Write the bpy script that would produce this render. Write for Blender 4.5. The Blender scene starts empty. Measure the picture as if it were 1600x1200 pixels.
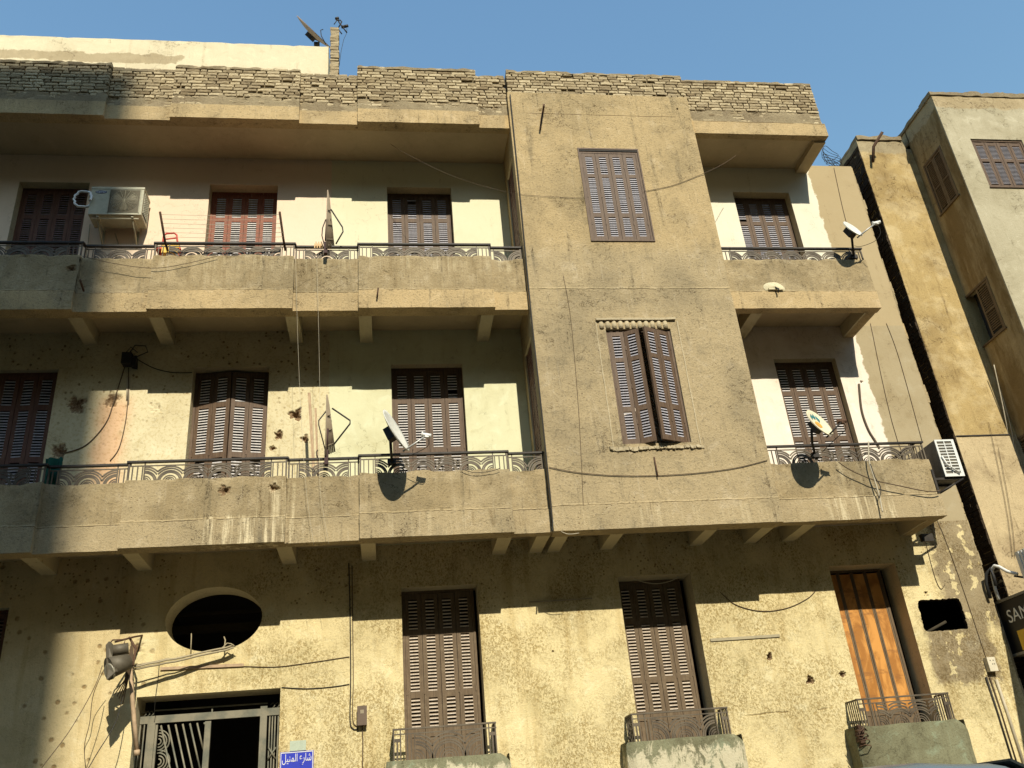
import bpy, math, random
from mathutils import Vector, Matrix, noise as mn
random.seed(7)
PI = math.pi
S = bpy.context.scene
COL = S.collection

# ------------------------------------------------------------------ camera
cam_d = bpy.data.cameras.new('camera'); cam = bpy.data.objects.new('camera', cam_d); COL.objects.link(cam)
R_ = Vector((0.98934658, -0.12046925, -0.08173439)); U_ = Vector((0.01752186, -0.45882236, 0.88835524)); F_ = Vector((0.14452106, 0.88032335, 0.45182349))
CP = Vector((0, -10, 1.6))
m = Matrix(((R_.x, U_.x, -F_.x, CP.x), (R_.y, U_.y, -F_.y, CP.y), (R_.z, U_.z, -F_.z, CP.z), (0, 0, 0, 1)))
cam.matrix_world = m
cam_d.sensor_width = 36; cam_d.lens = 1393.44 / 1600 * 36; cam_d.clip_end = 3000
S.camera = cam
# ------------------------------------------------------------------ world, sun
SUN = Vector((-0.131, 1.0, -0.79)).normalized()
w = bpy.data.worlds.new('World'); S.world = w; w.use_nodes = True
wn = w.node_tree; wn.nodes.clear()
sky = wn.nodes.new('ShaderNodeTexSky'); sky.sky_type = 'NISHITA'; sky.sun_disc = False
sky.sun_elevation = math.asin(-SUN.z); sky.sun_rotation = math.radians(172.5)
sky.air_density = 2.9; sky.dust_density = 1.0; sky.ozone_density = 10.0; sky.altitude = 50
bg = wn.nodes.new('ShaderNodeBackground'); bg.inputs[1].default_value = 0.11
wo = wn.nodes.new('ShaderNodeOutputWorld')
wn.links.new(sky.outputs[0], bg.inputs[0]); wn.links.new(bg.outputs[0], wo.inputs[0])
ld = bpy.data.lights.new('sun', 'SUN'); ld.energy = 3.45; ld.angle = math.radians(0.5); ld.color = (1.0, 0.935, 0.775)
lo = bpy.data.objects.new('sun', ld); COL.objects.link(lo); lo.location = (5, -30, 40)
lo.rotation_euler = SUN.to_track_quat('-Z', 'Y').to_euler()
S.view_settings.view_transform = 'Standard'; S.view_settings.look = 'None'; S.view_settings.exposure = 0.73; S.view_settings.gamma = 1.0
try:
    S.cycles.max_bounces = 6; S.cycles.diffuse_bounces = 3; S.cycles.glossy_bounces = 2
except Exception: pass

B = 0.847          # back wall plane
PF = -0.07         # proud plane

# ------------------------------------------------------------------ projection helpers (pixel of the 1600x1200 photo -> point in the place)
def ray(x, y): return F_ + R_ * ((x - 800) / 1393.44) - U_ * ((y - 600) / 1393.44)
def py(x, y, Y):
    d = ray(x, y); t = (Y - CP.y) / d.y; return CP + d * t
def pxx(x, y, X):
    d = ray(x, y); t = (X - CP.x) / d.x; return CP + d * t

# ------------------------------------------------------------------ materials
class N:
    def __init__(s, name):
        s.m = bpy.data.materials.new(name); s.m.use_nodes = True; s.t = s.m.node_tree; s.t.nodes.clear()
        s.o = s.t.nodes.new('ShaderNodeOutputMaterial'); s.b = s.t.nodes.new('ShaderNodeBsdfPrincipled')
        s.t.links.new(s.b.outputs[0], s.o.inputs[0]); s.pos = s.t.nodes.new('ShaderNodeNewGeometry').outputs['Position']
        sp = s.t.nodes.new('ShaderNodeSeparateXYZ'); s.L(s.pos, sp.inputs[0]); s.x, s.y, s.z = sp.outputs
    def L(s, a, b):
        if isinstance(a, (int, float)): b.default_value = a
        elif isinstance(a, tuple): b.default_value = tuple(a) + ((1,) if len(a) == 3 and b.type == 'RGBA' else ())
        else: s.t.links.new(a, b)
    def map(s, sc, off=(0, 0, 0)):
        n = s.t.nodes.new('ShaderNodeMapping'); n.inputs['Scale'].default_value = sc; n.inputs['Location'].default_value = off
        s.L(s.pos, n.inputs[0]); return n.outputs[0]
    def noise(s, scale, detail=4, rough=.6, vec=None, dist=0):
        n = s.t.nodes.new('ShaderNodeTexNoise'); n.inputs['Scale'].default_value = scale; n.inputs['Detail'].default_value = detail
        n.inputs['Roughness'].default_value = rough; n.inputs['Distortion'].default_value = dist
        s.L(vec or s.pos, n.inputs[0]); return n.outputs[0]
    def voro(s, scale, vec=None, feat='F1', rnd=1):
        n = s.t.nodes.new('ShaderNodeTexVoronoi'); n.feature = feat; n.inputs['Scale'].default_value = scale; n.inputs['Randomness'].default_value = rnd
        s.L(vec or s.pos, n.inputs[0]); return n.outputs['Distance'] if feat != 'COL' else n.outputs['Color']
    def M(s, op, a, b=0, c=None):
        n = s.t.nodes.new('ShaderNodeMath'); n.operation = op; s.L(a, n.inputs[0]); s.L(b, n.inputs[1])
        if c is not None: s.L(c, n.inputs[2])
        return n.outputs[0]
    def step(s, v, lo, hi, a=0., b=1.):
        n = s.t.nodes.new('ShaderNodeMapRange'); n.interpolation_type = 'SMOOTHSTEP'
        if lo > hi: lo, hi, a, b = hi, lo, b, a
        s.L(v, n.inputs[0]); n.inputs[1].default_value = lo; n.inputs[2].default_value = hi; n.inputs[3].default_value = a; n.inputs[4].default_value = b
        return n.outputs[0]
    def band(s, v, lo, hi, soft):
        return s.M('MULTIPLY', s.step(v, lo - soft, lo + soft), s.step(v, hi + soft, hi - soft))
    def mix(s, f, a, b):
        n = s.t.nodes.new('ShaderNodeMix'); n.data_type = 'RGBA'; s.L(f, n.inputs[0]); s.L(a, n.inputs[6]); s.L(b, n.inputs[7]); return n.outputs[2]
    def mul(s, *a):
        r = a[0]
        for q in a[1:]: r = s.M('MULTIPLY', r, q)
        return r
    def add(s, *a):
        r = a[0]
        for q in a[1:]: r = s.M('ADD', r, q)
        return r
    def bump(s, h, strength=.5, dist=.01, prev=None):
        n = s.t.nodes.new('ShaderNodeBump'); n.inputs['Strength'].default_value = strength; n.inputs['Distance'].default_value = dist
        s.L(h, n.inputs['Height'])
        if prev: s.L(prev, n.inputs['Normal'])
        return n.outputs[0]
    def fin(s, col, rough=.9, nor=None, metal=0, spec=.2):
        s.L(col, s.b.inputs['Base Color']); s.L(rough, s.b.inputs['Roughness']); s.b.inputs['Metallic'].default_value = metal
        s.b.inputs['Specular IOR Level'].default_value = spec
        if nor: s.L(nor, s.b.inputs['Normal'])
        return s.m

def cl(c, k): return tuple(min(1, v * k) for v in c)

def plaster(name, base, dark=None, light=None, patch=.55, streak=.35, pock=0., grain=1., fine=.6, zones=None, extra=None, exposed=None, speck=None, crack=.5):
    """weathered plaster: blotches, vertical streaks, pock marks, fine grain and relief"""
    n = N(name); dark = dark or cl(base, .72); light = light or cl(base, 1.18)
    col = zones(n, base) if zones else base
    big = n.noise(.9, 4, .6); mid = n.noise(4.5, 5, .65, dist=.6); fin_ = n.noise(38, 4, .7)
    tint = n.t.nodes.new('ShaderNodeMix'); tint.data_type = 'RGBA'; tint.blend_type = 'MULTIPLY'
    def mulc(c, f, k):
        t = n.t.nodes.new('ShaderNodeMix'); t.data_type = 'RGBA'; t.blend_type = 'MULTIPLY'
        n.L(f, t.inputs[0]); n.L(c, t.inputs[6]); n.L(k, t.inputs[7]); return t.outputs[2]
    dk = tuple(min(1.5, d / max(b, .01)) for d, b in zip(dark, base))
    lk = tuple(min(2, d / max(b, .01)) for d, b in zip(light, base))
    col = mulc(col, n.M('MULTIPLY', n.step(big, .42, .66), patch), dk)
    col = mulc(col, n.M('MULTIPLY', n.step(mid, .54, .72), patch * .8), dk)
    col = mulc(col, n.M('MULTIPLY', n.step(mid, .46, .30), patch), lk)
    st = n.noise(1, 5, .65, vec=n.map((9, 9, .8))); st2 = n.noise(1, 4, .6, vec=n.map((26, 26, 1.6), (3, 1, 2)))
    col = mulc(col, n.mul(n.step(st, .55, .75), streak), dk)
    col = mulc(col, n.mul(n.step(st2, .58, .74), streak * .7), lk)
    col = mulc(col, n.M('MULTIPLY', n.step(fin_, .52, .68), fine), cl(dk, .85))
    h = n.add(n.mul(mid, .9), n.mul(fin_, .35 * grain), n.mul(n.noise(120, 3, .7), .12 * grain), n.mul(n.noise(1, 3, .6, vec=n.map((14, 14, 3))), .25))
    if speck:
        sp = n.step(n.noise(70, 3, .6), .56, .66); sm = n.step(n.noise(3.2, 4, .6), .42, .6)
        col = mulc(col, n.mul(sp, sm, .8), speck)
        h = n.add(h, n.mul(sp, -.3))
    if pock:
        v1 = n.voro(9, vec=None); g = n.step(n.noise(1.3, 3, .6), .50, .60)
        pm = n.mul(n.step(n.add(v1, n.mul(fin_, .15)), .27, .17), g)
        v2 = n.voro(21); pm2 = n.mul(n.step(n.add(v2, n.mul(fin_, .2)), .30, .20), n.step(n.noise(1.9, 3, .6, vec=n.map((1, 1, 1), (4, 2, 7))), .5, .6))
        pmx = n.M('MAXIMUM', pm, pm2)
        col = mulc(col, n.mul(pmx, pock), (.42, .34, .26))
        h = n.add(h, n.mul(pmx, -1.1))
    if crack:
        cn = n.noise(1.7, 6, .62, vec=n.map((1, 1, 1.25), (2, 5, 3))); ce = n.M('ABSOLUTE', n.M('SUBTRACT', cn, .5))
        ce2 = n.M('ABSOLUTE', n.M('SUBTRACT', mid, .47))
        cm = n.mul(n.M('MAXIMUM', n.mul(n.step(ce, .0042, .0012), n.step(big, .50, .56)), n.mul(n.step(ce2, .012, .003), n.step(st, .60, .66))), crack)
        col = mulc(col, cm, (.35, .3, .25)); h = n.add(h, n.mul(cm, -.8))
    if exposed:   # inside spalled pits the masonry shows
        em = n.step(n.add(n.y, n.mul(mid, .012)), exposed + .010, exposed + .026)
        ec = n.mix(n.step(n.noise(30, 4, .7), .4, .6), (.16, .095, .05), (.30, .21, .12))
        col = n.mix(em, col, ec)
    if extra: col, h = extra(n, col, h, mulc)
    nb = n.bump(h, .55, .018 * grain)
    return n.fin(col, .93, nb, spec=.15)

def simple(name, c, rough=.6, metal=0, var=.25, scale=20, bump=.15, spec=.35, dust=0.):
    n = N(name); f = n.noise(scale, 5, .65); g = n.noise(scale * .2, 4, .6)
    col = n.mix(n.M('MULTIPLY', n.step(f, .4, .68), var), c, cl(c, .5)); col = n.mix(n.M('MULTIPLY', n.step(g, .45, .7), var), col, cl(c, 1.5))
    if dust: col = n.mix(n.mul(n.step(g, .35, .6), dust), col, (.42, .34, .22))
    return n.fin(col, rough, n.bump(f, bump, .004), metal, spec)

CON = (.405, .315, .18)
def conc_extra(n, col, h, mulc):
    # joint line between band and parapet, bay beam line, drip streaks
    wob = n.mul(n.noise(7, 4, .6), .05)
    for z0 in (5.055, 8.13):
        zz = n.add(n.z, n.mul(wob, -1.0), .025)
        ridge = n.band(zz, z0 - .002, z0 + .016, .006)
        gap = n.M('MULTIPLY', n.band(zz, z0 - .010, z0 - .004, .004), n.step(n.noise(2.5, 4, .6), .42, .55))
        col = mulc(col, n.mul(ridge, n.step(n.noise(2.2, 4, .6, vec=n.map((1, 1, 1), (7, 7, 7))), .45, .6), .5), (1.25, 1.25, 1.2)); col = mulc(col, n.mul(gap, .85), (.35, .31, .26))
        h = n.add(h, n.mul(ridge, .5), n.mul(gap, -.8))
    line = n.band(n.add(n.z, n.mul(n.noise(2, 4, .6), .04)), 11.293, 11.301, .003)
    lm = n.mul(line, n.step(n.noise(1.6, 3, .6), .42, .48), n.step(n.x, 1.9, 2.0))
    col = mulc(col, lm, (.35, .3, .25)); h = n.add(h, n.mul(lm, -.8))
    # pale lime runs below the drains
    rn = {15: n.noise(1, 5, .7, vec=n.map((15, 15, .9), (1, 0, 0))), 11: n.noise(1, 4, .7, vec=n.map((11, 11, .9), (5, 0, 0)))}
    def runs(x0, x1, z0, z1, k, sc=15):
        r = rn[sc]
        return n.mul(n.band(n.x, x0, x1, .08), n.band(n.z, z0, z1, .03), n.step(r, .50, .64), k)
    for a in ((-2.0, -1.0, 4.7, 5.10, 1), (-1.45, -1.02, 5.1, 5.5, .9), (5.5, 6.35, 4.7, 5.08, 1), (5.7, 6.35, 5.08, 5.6, .35), (-.9, -.6, 4.7, 5.05, .8), (3.1, 3.4, 8.5, 8.75, .0), (0, 1, 4.7, 5.05, .25), (-2.4, 1.9, 8.45, 8.7, .4), (2.1, 4.7, 4.75, 5.0, .3)):
        if a[4]: col = n.mix(runs(*a), col, (.62, .52, .33))
    for a in ((-1.9, -1.1, 4.7, 5.55, .6), (5.7, 6.3, 4.7, 5.1, .5), (.9, 1.7, 4.85, 5.05, .6), (4.9, 5.6, 4.7, 5.06, .25), (-2.9, 1.9, 8.16, 8.7, .35)):
        col = mulc(col, runs(*a[:4], a[4], 11), (.55, .5, .42))
    ch_ = n.voro(13, vec=n.map((1, 1, 1.5))); cmk = n.mul(n.step(n.add(ch_, n.mul(n.noise(30, 3, .7), .3)), .30, .22), n.step(n.noise(1.5, 4, .65, vec=n.map((1, 1, 1), (2, 2, 8))), .50, .60))
    col = mulc(col, n.mul(cmk, .8), (.48, .42, .34)); h = n.add(h, n.mul(cmk, -1.2))
    hl = n.noise(1, 5, .7, vec=n.map((7, 7, 26))); hm = n.mul(n.step(hl, .60, .66), n.step(n.noise(2.2, 3, .6, vec=n.map((1, 1, 1), (4, 4, 4))), .46, .56))
    col = mulc(col, n.mul(hm, .5), (1.22, 1.2, 1.15)); h = n.add(h, n.mul(hm, .6))
    # bead of lighter smoother render on bands
    bd = n.M('MAXIMUM', n.band(n.z, 7.83, 8.13, .01), n.band(n.z, 11.0, 11.285, .01))
    bd = n.M('MULTIPLY', bd, n.step(n.M('ABSOLUTE', n.add(n.x, -3.39)), 1.40, 1.43))
    col = mulc(col, n.mul(bd, .9), (1.24, 1.17, 1.06))
    pr_ = n.M('MAXIMUM', n.band(n.z, 8.14, 8.66, .01), n.band(n.z, 5.07, 5.56, .01)); fr_ = n.mul(pr_, n.step(n.y, .2, .1), n.step(n.noise(2.4, 6, .7), .40, .56), n.step(n.M('ABSOLUTE', n.add(n.x, -3.39)), 1.40, 1.43))
    col = mulc(col, n.mul(fr_, .75), (.75, .73, .68))
    # paler top of the bay wall
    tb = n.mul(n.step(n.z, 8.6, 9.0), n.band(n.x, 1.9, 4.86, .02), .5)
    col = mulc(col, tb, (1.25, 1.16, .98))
    return col, h
CARG = dict( dark=(.235, .19, .115), light=(.50, .405, .26), patch=.58, streak=.8, grain=2.0, fine=.65, crack=.9, extra=conc_extra)
M_CON = plaster('weathered concrete render', CON, **CARG)
M_CONX = plaster('spalled concrete', CON, exposed=0.018, **CARG)
M_CONP = plaster('spalled proud concrete', CON, exposed=PF + .018, **CARG)
M_SOF = plaster('soffit paint', (.52, .41, .25), patch=.5, streak=.0, grain=.5, fine=.15, pock=.0, crack=.2)
M_BRK = plaster('bracket paint', (.55, .47, .30), patch=.5, streak=.0, grain=.7, fine=.2, pock=.5, crack=.2)

def z2zones(n, base):
    s_ = n.step(n.x, -.705, -.695)
    c = n.mix(s_, (.78, .62, .46), (.70, .66, .46))
    c = n.mix(n.step(n.x, 2, 2.1), c, (.74, .69, .54))
    e = n.step(n.add(n.x, n.mul(n.noise(4, 6, .65), .22)), 7.175, 7.20)
    return n.mix(e, c, (.42, .33, .19))
M_W2 = plaster('upper wall paint', (.76, .70, .50), dark=(.66, .58, .38), light=(.80, .74, .55), patch=.3, streak=.15, grain=.35, fine=.08, zones=z2zones, crack=.35)
def z1zones(n, base):
    s_ = n.step(n.x, -.705, -.695)
    c = n.mix(s_, (.66, .58, .37), (.66, .64, .42))
    c = n.mix(n.mul(n.band(n.add(n.x, n.mul(n.noise(3, 4, .6), .3)), -3.45, -3.05, .12), n.band(n.z, 5.8, 7.05, .15), .65), c, (.66, .36, .20))
    c = n.mix(n.step(n.x, 2, 2.1), c, (.80, .70, .58))
    e = n.step(n.add(n.x, n.mul(n.noise(4, 6, .65), .22)), 7.165, 7.19)
    return n.mix(e, c, (.38, .31, .19))
def w1extra(n, col, h, mulc):
    left = n.step(n.x, -.68, -.72)
    v1 = n.voro(11); f = n.noise(38, 3, .6)
    pm = n.mul(n.step(n.add(v1, n.mul(f, .3)), .40, .27), n.step(n.noise(2.2, 4, .65), .42, .52), left, n.step(n.z, 6.6, 7.5, .35, 1.))
    col = mulc(col, n.mul(pm, .9), (.35, .27, .2)); h = n.add(h, n.mul(pm, -1.))
    col = mulc(col, n.mul(left, n.step(n.noise(26, 4, .7), .5, .62), .55), (.74, .66, .52))
    return col, h
M_W1 = plaster('middle wall paint', (.72, .64, .44), dark=(.55, .46, .28), light=(.80, .74, .55), patch=.6, streak=.3, grain=.5, fine=.12, zones=z1zones, extra=w1extra, crack=.5)
M_W1X = plaster('middle wall spalled', (.72, .64, .44), dark=(.58, .49, .30), light=(.80, .74, .55), patch=.45, streak=.2, grain=.5, fine=.12, zones=z1zones, extra=w1extra, exposed=B)
def z0zones(n, base):
    q = n.add(n.x, n.mul(n.noise(1.6, 5, .6), .5)); c = n.mix(n.step(q, -2.75, -2.45), (.66, .53, .29), base)
    # bare grey-brown render at the right end, with flaked light patches
    e = n.step(n.add(n.x, n.mul(n.noise(3, 6, .65), .5), n.mul(n.z, -.05)), 7.22, 7.30)
    m2 = n.mul(n.band(n.add(n.x, n.mul(n.noise(5, 5, .7), .4)), 7.0, 7.9, .05), n.band(n.add(n.z, n.mul(n.noise(5, 5, .7), .3)), 3.0, 3.85, .06))
    e = n.M('MAXIMUM', n.mul(e, n.step(n.z, 3.4, 3.6)), m2)
    fl = n.step(n.noise(6, 5, .6, vec=n.map((1, 1, .8), (1, 5, 2))), .58, .60)
    return n.mix(n.mul(e, n.M('SUBTRACT', 1, fl)), c, (.34, .27, .16))
def w0extra(n, col, h, mulc):
    r = n.noise(90, 3, .7); v = n.noise(34, 5, .75); h = n.add(h, n.mul(r, .5), n.mul(v, .9))
    right = n.step(n.x, -2.6, -2.2); v3 = n.noise(55, 4, .7, vec=n.map((1, 1, .7))); v4 = n.noise(120, 3, .7); lump = n.mul(n.step(n.add(n.mul(v3, .65), n.mul(v4, .35)), .49, .56), n.step(n.noise(1.7, 5, .7), .36, .60), right)
    col = mulc(col, n.mul(lump, .95), (.58, .51, .38)); h = n.add(h, n.mul(lump, -.7))
    col = mulc(col, n.mul(n.step(v, .47, .38), right, .5), (1.15, 1.13, 1.05))
    lft = n.mul(n.step(n.x, -2.3, -2.8)); pv = n.voro(6); pv2 = n.mul(n.step(n.add(pv, n.mul(v, .18)), .30, .18), n.step(n.noise(1.4, 3, .6, vec=n.map((1, 1, 1), (3, 3, 9))), .40, .50))
    col = mulc(col, n.mul(pv2, lft, .8), (.45, .36, .26)); h = n.add(h, n.mul(pv2, lft, -1.5))
    dr = n.mul(n.step(n.noise(1, 4, .6, vec=n.map((5, 5, .5), (3, 3, 3))), .52, .68), .45); col = mulc(col, dr, (.70, .62, .48))
    rp = n.mul(n.step(n.noise(1.1, 3, .5, vec=n.map((1, 1, 1.3), (6, 1, 2)), dist=.4), .60, .615), .55); col = mulc(col, rp, (.84, .84, .80))
    ck = n.mul(n.band(n.add(n.z, n.mul(n.noise(2, 5, .7), .10)), 2.715, 2.73, .006), n.band(n.x, 4.25, 5.35, .1), n.step(n.noise(3, 3, .6), .4, .5)); col = mulc(col, n.mul(ck, .8), (.45, .38, .28)); h = n.add(h, n.mul(ck, -1))
    up = n.mul(n.step(n.z, 3.9, 4.3), n.step(n.voro(17), .26, .16), n.step(n.noise(1.9, 3, .6), .47, .56))
    col = mulc(col, n.mul(up, .8), (.4, .32, .24)); h = n.add(h, n.mul(up, -1.))
    return col, h
M_W0 = plaster('ground wall render', (.72, .60, .33), dark=(.52, .43, .23), light=(.80, .72, .46), patch=.5, streak=.25, grain=1.0, fine=.35, zones=z0zones, extra=w0extra, crack=.3)
M_W0X = plaster('ground wall spalled', (.72, .60, .33), dark=(.52, .43, .23), light=(.80, .72, .46), patch=.5, streak=.25, grain=1.0, fine=.35, zones=z0zones, extra=w0extra, exposed=B)
M_REV = plaster('reveal plaster', (.60, .52, .34), patch=.5, streak=.2, grain=.8)

def brick_mat():
    n = N('dusty brick'); ob = n.t.nodes.new('ShaderNodeAttribute'); ob.attribute_name = 'tone'; ob.attribute_type = 'GEOMETRY'
    c = n.mix(ob.outputs['Fac'], (.22, .165, .095), (.56, .46, .29)); f = n.noise(45, 5, .7); g = n.noise(6, 4, .6)
    c = n.mix(n.mul(n.step(f, .5, .66), .55), c, (.20, .15, .09)); c = n.mix(n.mul(n.step(g, .5, .64), .5), c, (.42, .33, .19))
    return n.fin(c, .95, n.bump(n.add(f, n.mul(n.noise(130, 3, .7), .4)), .7, .012), spec=.1)
M_BRICK = brick_mat()
M_MORT = plaster('mud mortar', (.30, .24, .145), dark=(.2, .15, .09), patch=.6, streak=.1, grain=2.2, fine=.7)

def wood(name, c, c2, dust=.25, peel=0.):
    n = N(name); g = n.noise(1, 6, .7, vec=n.map((60, 60, 5))); f = n.noise(14, 4, .6)
    col = n.mix(n.step(g, .35, .68), c, c2); col = n.mix(n.mul(n.step(f, .5, .68), dust), col, (.32, .25, .15))
    if peel: col = n.mix(n.mul(n.step(n.noise(1, 5, .75, vec=n.map((70, 70, 12))), .60, .66), peel), col, (.55, .45, .36))
    return n.fin(col, .62, n.bump(g, .35, .003), spec=.3)
M_SH = wood('brown shutter paint', (.085, .050, .028), (.135, .085, .05), .06)
M_SHG = wood('ground shutter paint', (.105, .07, .038), (.16, .11, .062), .15)
M_SHR = wood('red brown shutter paint', (.20, .062, .034), (.27, .095, .05), .1, peel=.6)
M_SHD = wood('dark red brown shutter paint', (.10, .045, .03), (.15, .07, .045), .1)
M_SLU = wood('lilac slats painted sunlit', (.37, .35, .38), (.52, .49, .52), .05)  # these four slat tones have the sunlight painted into the colour
M_SLG = wood('pale slats painted sunlit', (.52, .43, .34), (.70, .59, .47), .05)
M_SLR = wood('red slats painted sunlit', (.16, .10, .085), (.26, .19, .18), .1)
M_SLM = wood('grey slats painted sunlit', (.56, .52, .50), (.75, .70, .66), .05)
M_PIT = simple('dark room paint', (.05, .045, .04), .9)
M_IRON = simple('dark iron', (.018, .014, .012), .6, .1, dust=.05)
M_RAIL = simple('dusty railing paint', (.075, .058, .04), .6, .1, dust=.15)
M_GATE = simple('grey green gate paint', (.135, .135, .10), .55, .1, dust=.3)
M_CABLE = simple('black cable', (.03, .026, .02), .7)
M_CABLEB = simple('brown cable', (.10, .065, .035), .7)
M_ROPE = simple('pale string', (.50, .44, .32), .8)
M_WHITE = simple('white enamel', (.72, .71, .66), .4, var=.15)
M_ACB = simple('beige metal casing', (.40, .385, .27), .45, var=.3, dust=.25)
M_DK = simple('black plastic', (.02, .02, .02), .6)
M_DISH = simple('dish paint', (.66, .64, .56), .45, var=.15)
M_DISHB = simple('dark dish back', (.07, .07, .06), .6)
M_GALV = simple('galvanised steel', (.42, .41, .38), .45, .5)
M_FOIL = simple('crumpled foil', (.75, .74, .70), .4, .2, bump=1.0, scale=60)
M_RUST = simple('rusty steel', (.11, .06, .035), .85, .1, var=.6)
M_PIPE = simple('flaking pipe', (.44, .31, .19), .7, var=.6, scale=12)
M_BLUE = simple('blue enamel sign', (.035, .05, .42), .35, var=.1)
M_GREENC = simple('green cloth', (.008, .085, .055), .9, bump=.5)
M_RED = simple('red painted tube', (.55, .05, .03), .5)
M_YEL = simple('yellow plastic', (.75, .45, .05), .5)
M_ORP = simple('orange plastic', (.60, .36, .13), .5)
M_LATH = wood('weathered laths', (.30, .19, .10), (.46, .32, .18), .3)
M_GREENPL = None

# ------------------------------------------------------------------ mesh helpers
class MB:
    def __init__(s): s.v = []; s.f = []; s.mi = []; s.sm = []; s.tone = {}
    def quad(s, a, b, c, d, mi=0, smooth=False):
        i = len(s.v); s.v += [Vector(a), Vector(b), Vector(c), Vector(d)]; s.f.append((i, i + 1, i + 2, i + 3)); s.mi.append(mi); s.sm.append(smooth)
    def hexa(s, p, mi=0, front=None):   # 8 corners: bottom 4 ccw, top 4 ccw
        i = len(s.v); s.v += [Vector(q) for q in p]
        for f in ((3, 2, 1, 0), (4, 5, 6, 7), (0, 1, 5, 4), (1, 2, 6, 5), (2, 3, 7, 6), (3, 0, 4, 7)):
            s.f.append(tuple(i + k for k in f)); s.mi.append(front if (front is not None and f == (0, 1, 5, 4)) else mi); s.sm.append(False)
    def box(s, x0, x1, y0, y1, z0, z1, mi=0, jit=0):
        x0, x1 = min(x0, x1), max(x0, x1); y0, y1 = min(y0, y1), max(y0, y1); z0, z1 = min(z0, z1), max(z0, z1)
        p = [(x0, y0, z0), (x1, y0, z0), (x1, y1, z0), (x0, y1, z0), (x0, y0, z1), (x1, y0, z1), (x1, y1, z1), (x0, y1, z1)]
        if jit: p = [tuple(c + random.uniform(-jit, jit) for c in q) for q in p]
        s.hexa(p, mi)
    def obox(s, c, ax, ay, az, mi=0):  # centre and three half vectors
        c, ax, ay, az = map(Vector, (c, ax, ay, az))
        s.hexa([c - ax - ay - az, c + ax - ay - az, c + ax + ay - az, c - ax + ay - az, c - ax - ay + az, c + ax - ay + az, c + ax + ay + az, c - ax + ay + az], mi)
    def grid(s, o, u, v, nu, nv, mi=0, fn=None, skip=None):
        o, u, v = Vector(o), Vector(u), Vector(v); i0 = len(s.v)
        for j in range(nv + 1):
            for i in range(nu + 1):
                p = o + u * (i / nu) + v * (j / nv); s.v.append(fn(p) if fn else p)
        for j in range(nv):
            for i in range(nu):
                a = i0 + j * (nu + 1) + i; s.f.append((a, a + 1, a + nu + 2, a + nu + 1)); s.mi.append(mi); s.sm.append(True)
    def rbox(s, x0, x1, y0, y1, z0, z1, st=.05, amp=.005, mi=0, top=0.):
        """box with gridded, slightly uneven faces; top = extra raggedness of the top edge"""
        def fn(p):
            q = p * 6; d = Vector((mn.noise(q), mn.noise(q + Vector((9, 3, 1))), mn.noise(q + Vector((2, 7, 5))))) * amp
            if top and p.z > z1 - st * 1.5 and p.y < y0 + st: d.y += max(0, mn.noise(Vector((p.x * 8, 5, p.z * 8))) - .15) * .06
            if top and p.z > z1 - st * .9: d.z += (mn.noise(Vector((p.x * 3.3, p.y, 4))) + .6 * mn.noise(Vector((p.x * 11, p.y * 3, 8)))) * top
            return p + d
        nx = max(1, int((x1 - x0) / st)); ny = max(1, int((y1 - y0) / st)); nz = max(1, int((z1 - z0) / st))
        X, Y, Z = Vector((x1 - x0, 0, 0)), Vector((0, y1 - y0, 0)), Vector((0, 0, z1 - z0))
        o = Vector((x0, y0, z0))
        s.grid(o, X, Z, nx, nz, mi, fn); s.grid(o + Y, X, Z, nx, nz, mi, fn)
        s.grid(o, Y, Z, ny, nz, mi, fn); s.grid(o + X, Y, Z, ny, nz, mi, fn)
        s.grid(o, X, Y, nx, ny, mi, fn); s.grid(o + Z, X, Y, nx, ny, mi, fn)
    def tube(s, pts, r, n=6, mi=0, cap=True, r2=None):
        pts = [Vector(p) for p in pts]; rings = []; up = None
        for k, p in enumerate(pts):
            d = (pts[min(k + 1, len(pts) - 1)] - pts[max(k - 1, 0)]).normalized()
            if up is None: up = Vector((0, 0, 1)) if abs(d.z) < .9 else Vector((1, 0, 0))
            a = d.cross(up).normalized(); b = a.cross(d).normalized(); up = b
            rr = r if r2 is None else r + (r2 - r) * k / (len(pts) - 1)
            i0 = len(s.v)
            for q in range(n): s.v.append(p + a * rr * math.cos(2 * PI * q / n) + b * rr * math.sin(2 * PI * q / n))
            rings.append(i0)
        for i, j in zip(rings, rings[1:]):
            for q in range(n): s.f.append((i + q, i + (q + 1) % n, j + (q + 1) % n, j + q)); s.mi.append(mi); s.sm.append(True)
        if cap:
            s.f.append(tuple(rings[0] + q for q in range(n))[::-1]); s.mi.append(mi); s.sm.append(False)
            s.f.append(tuple(rings[-1] + q for q in range(n))); s.mi.append(mi); s.sm.append(False)
    def prism(s, pts, ext, mi=0):  # polygon extruded by a vector
        pts = [Vector(p) for p in pts]; e = Vector(ext); i = len(s.v); n = len(pts)
        s.v += pts + [p + e for p in pts]
        s.f.append(tuple(range(i, i + n))); s.f.append(tuple(range(i + 2 * n - 1, i + n - 1, -1))); s.mi += [mi, mi]; s.sm += [False, False]
        for k in range(n): s.f.append((i + k, i + n + k, i + n + (k + 1) % n, i + (k + 1) % n)); s.mi.append(mi); s.sm.append(False)
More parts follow.
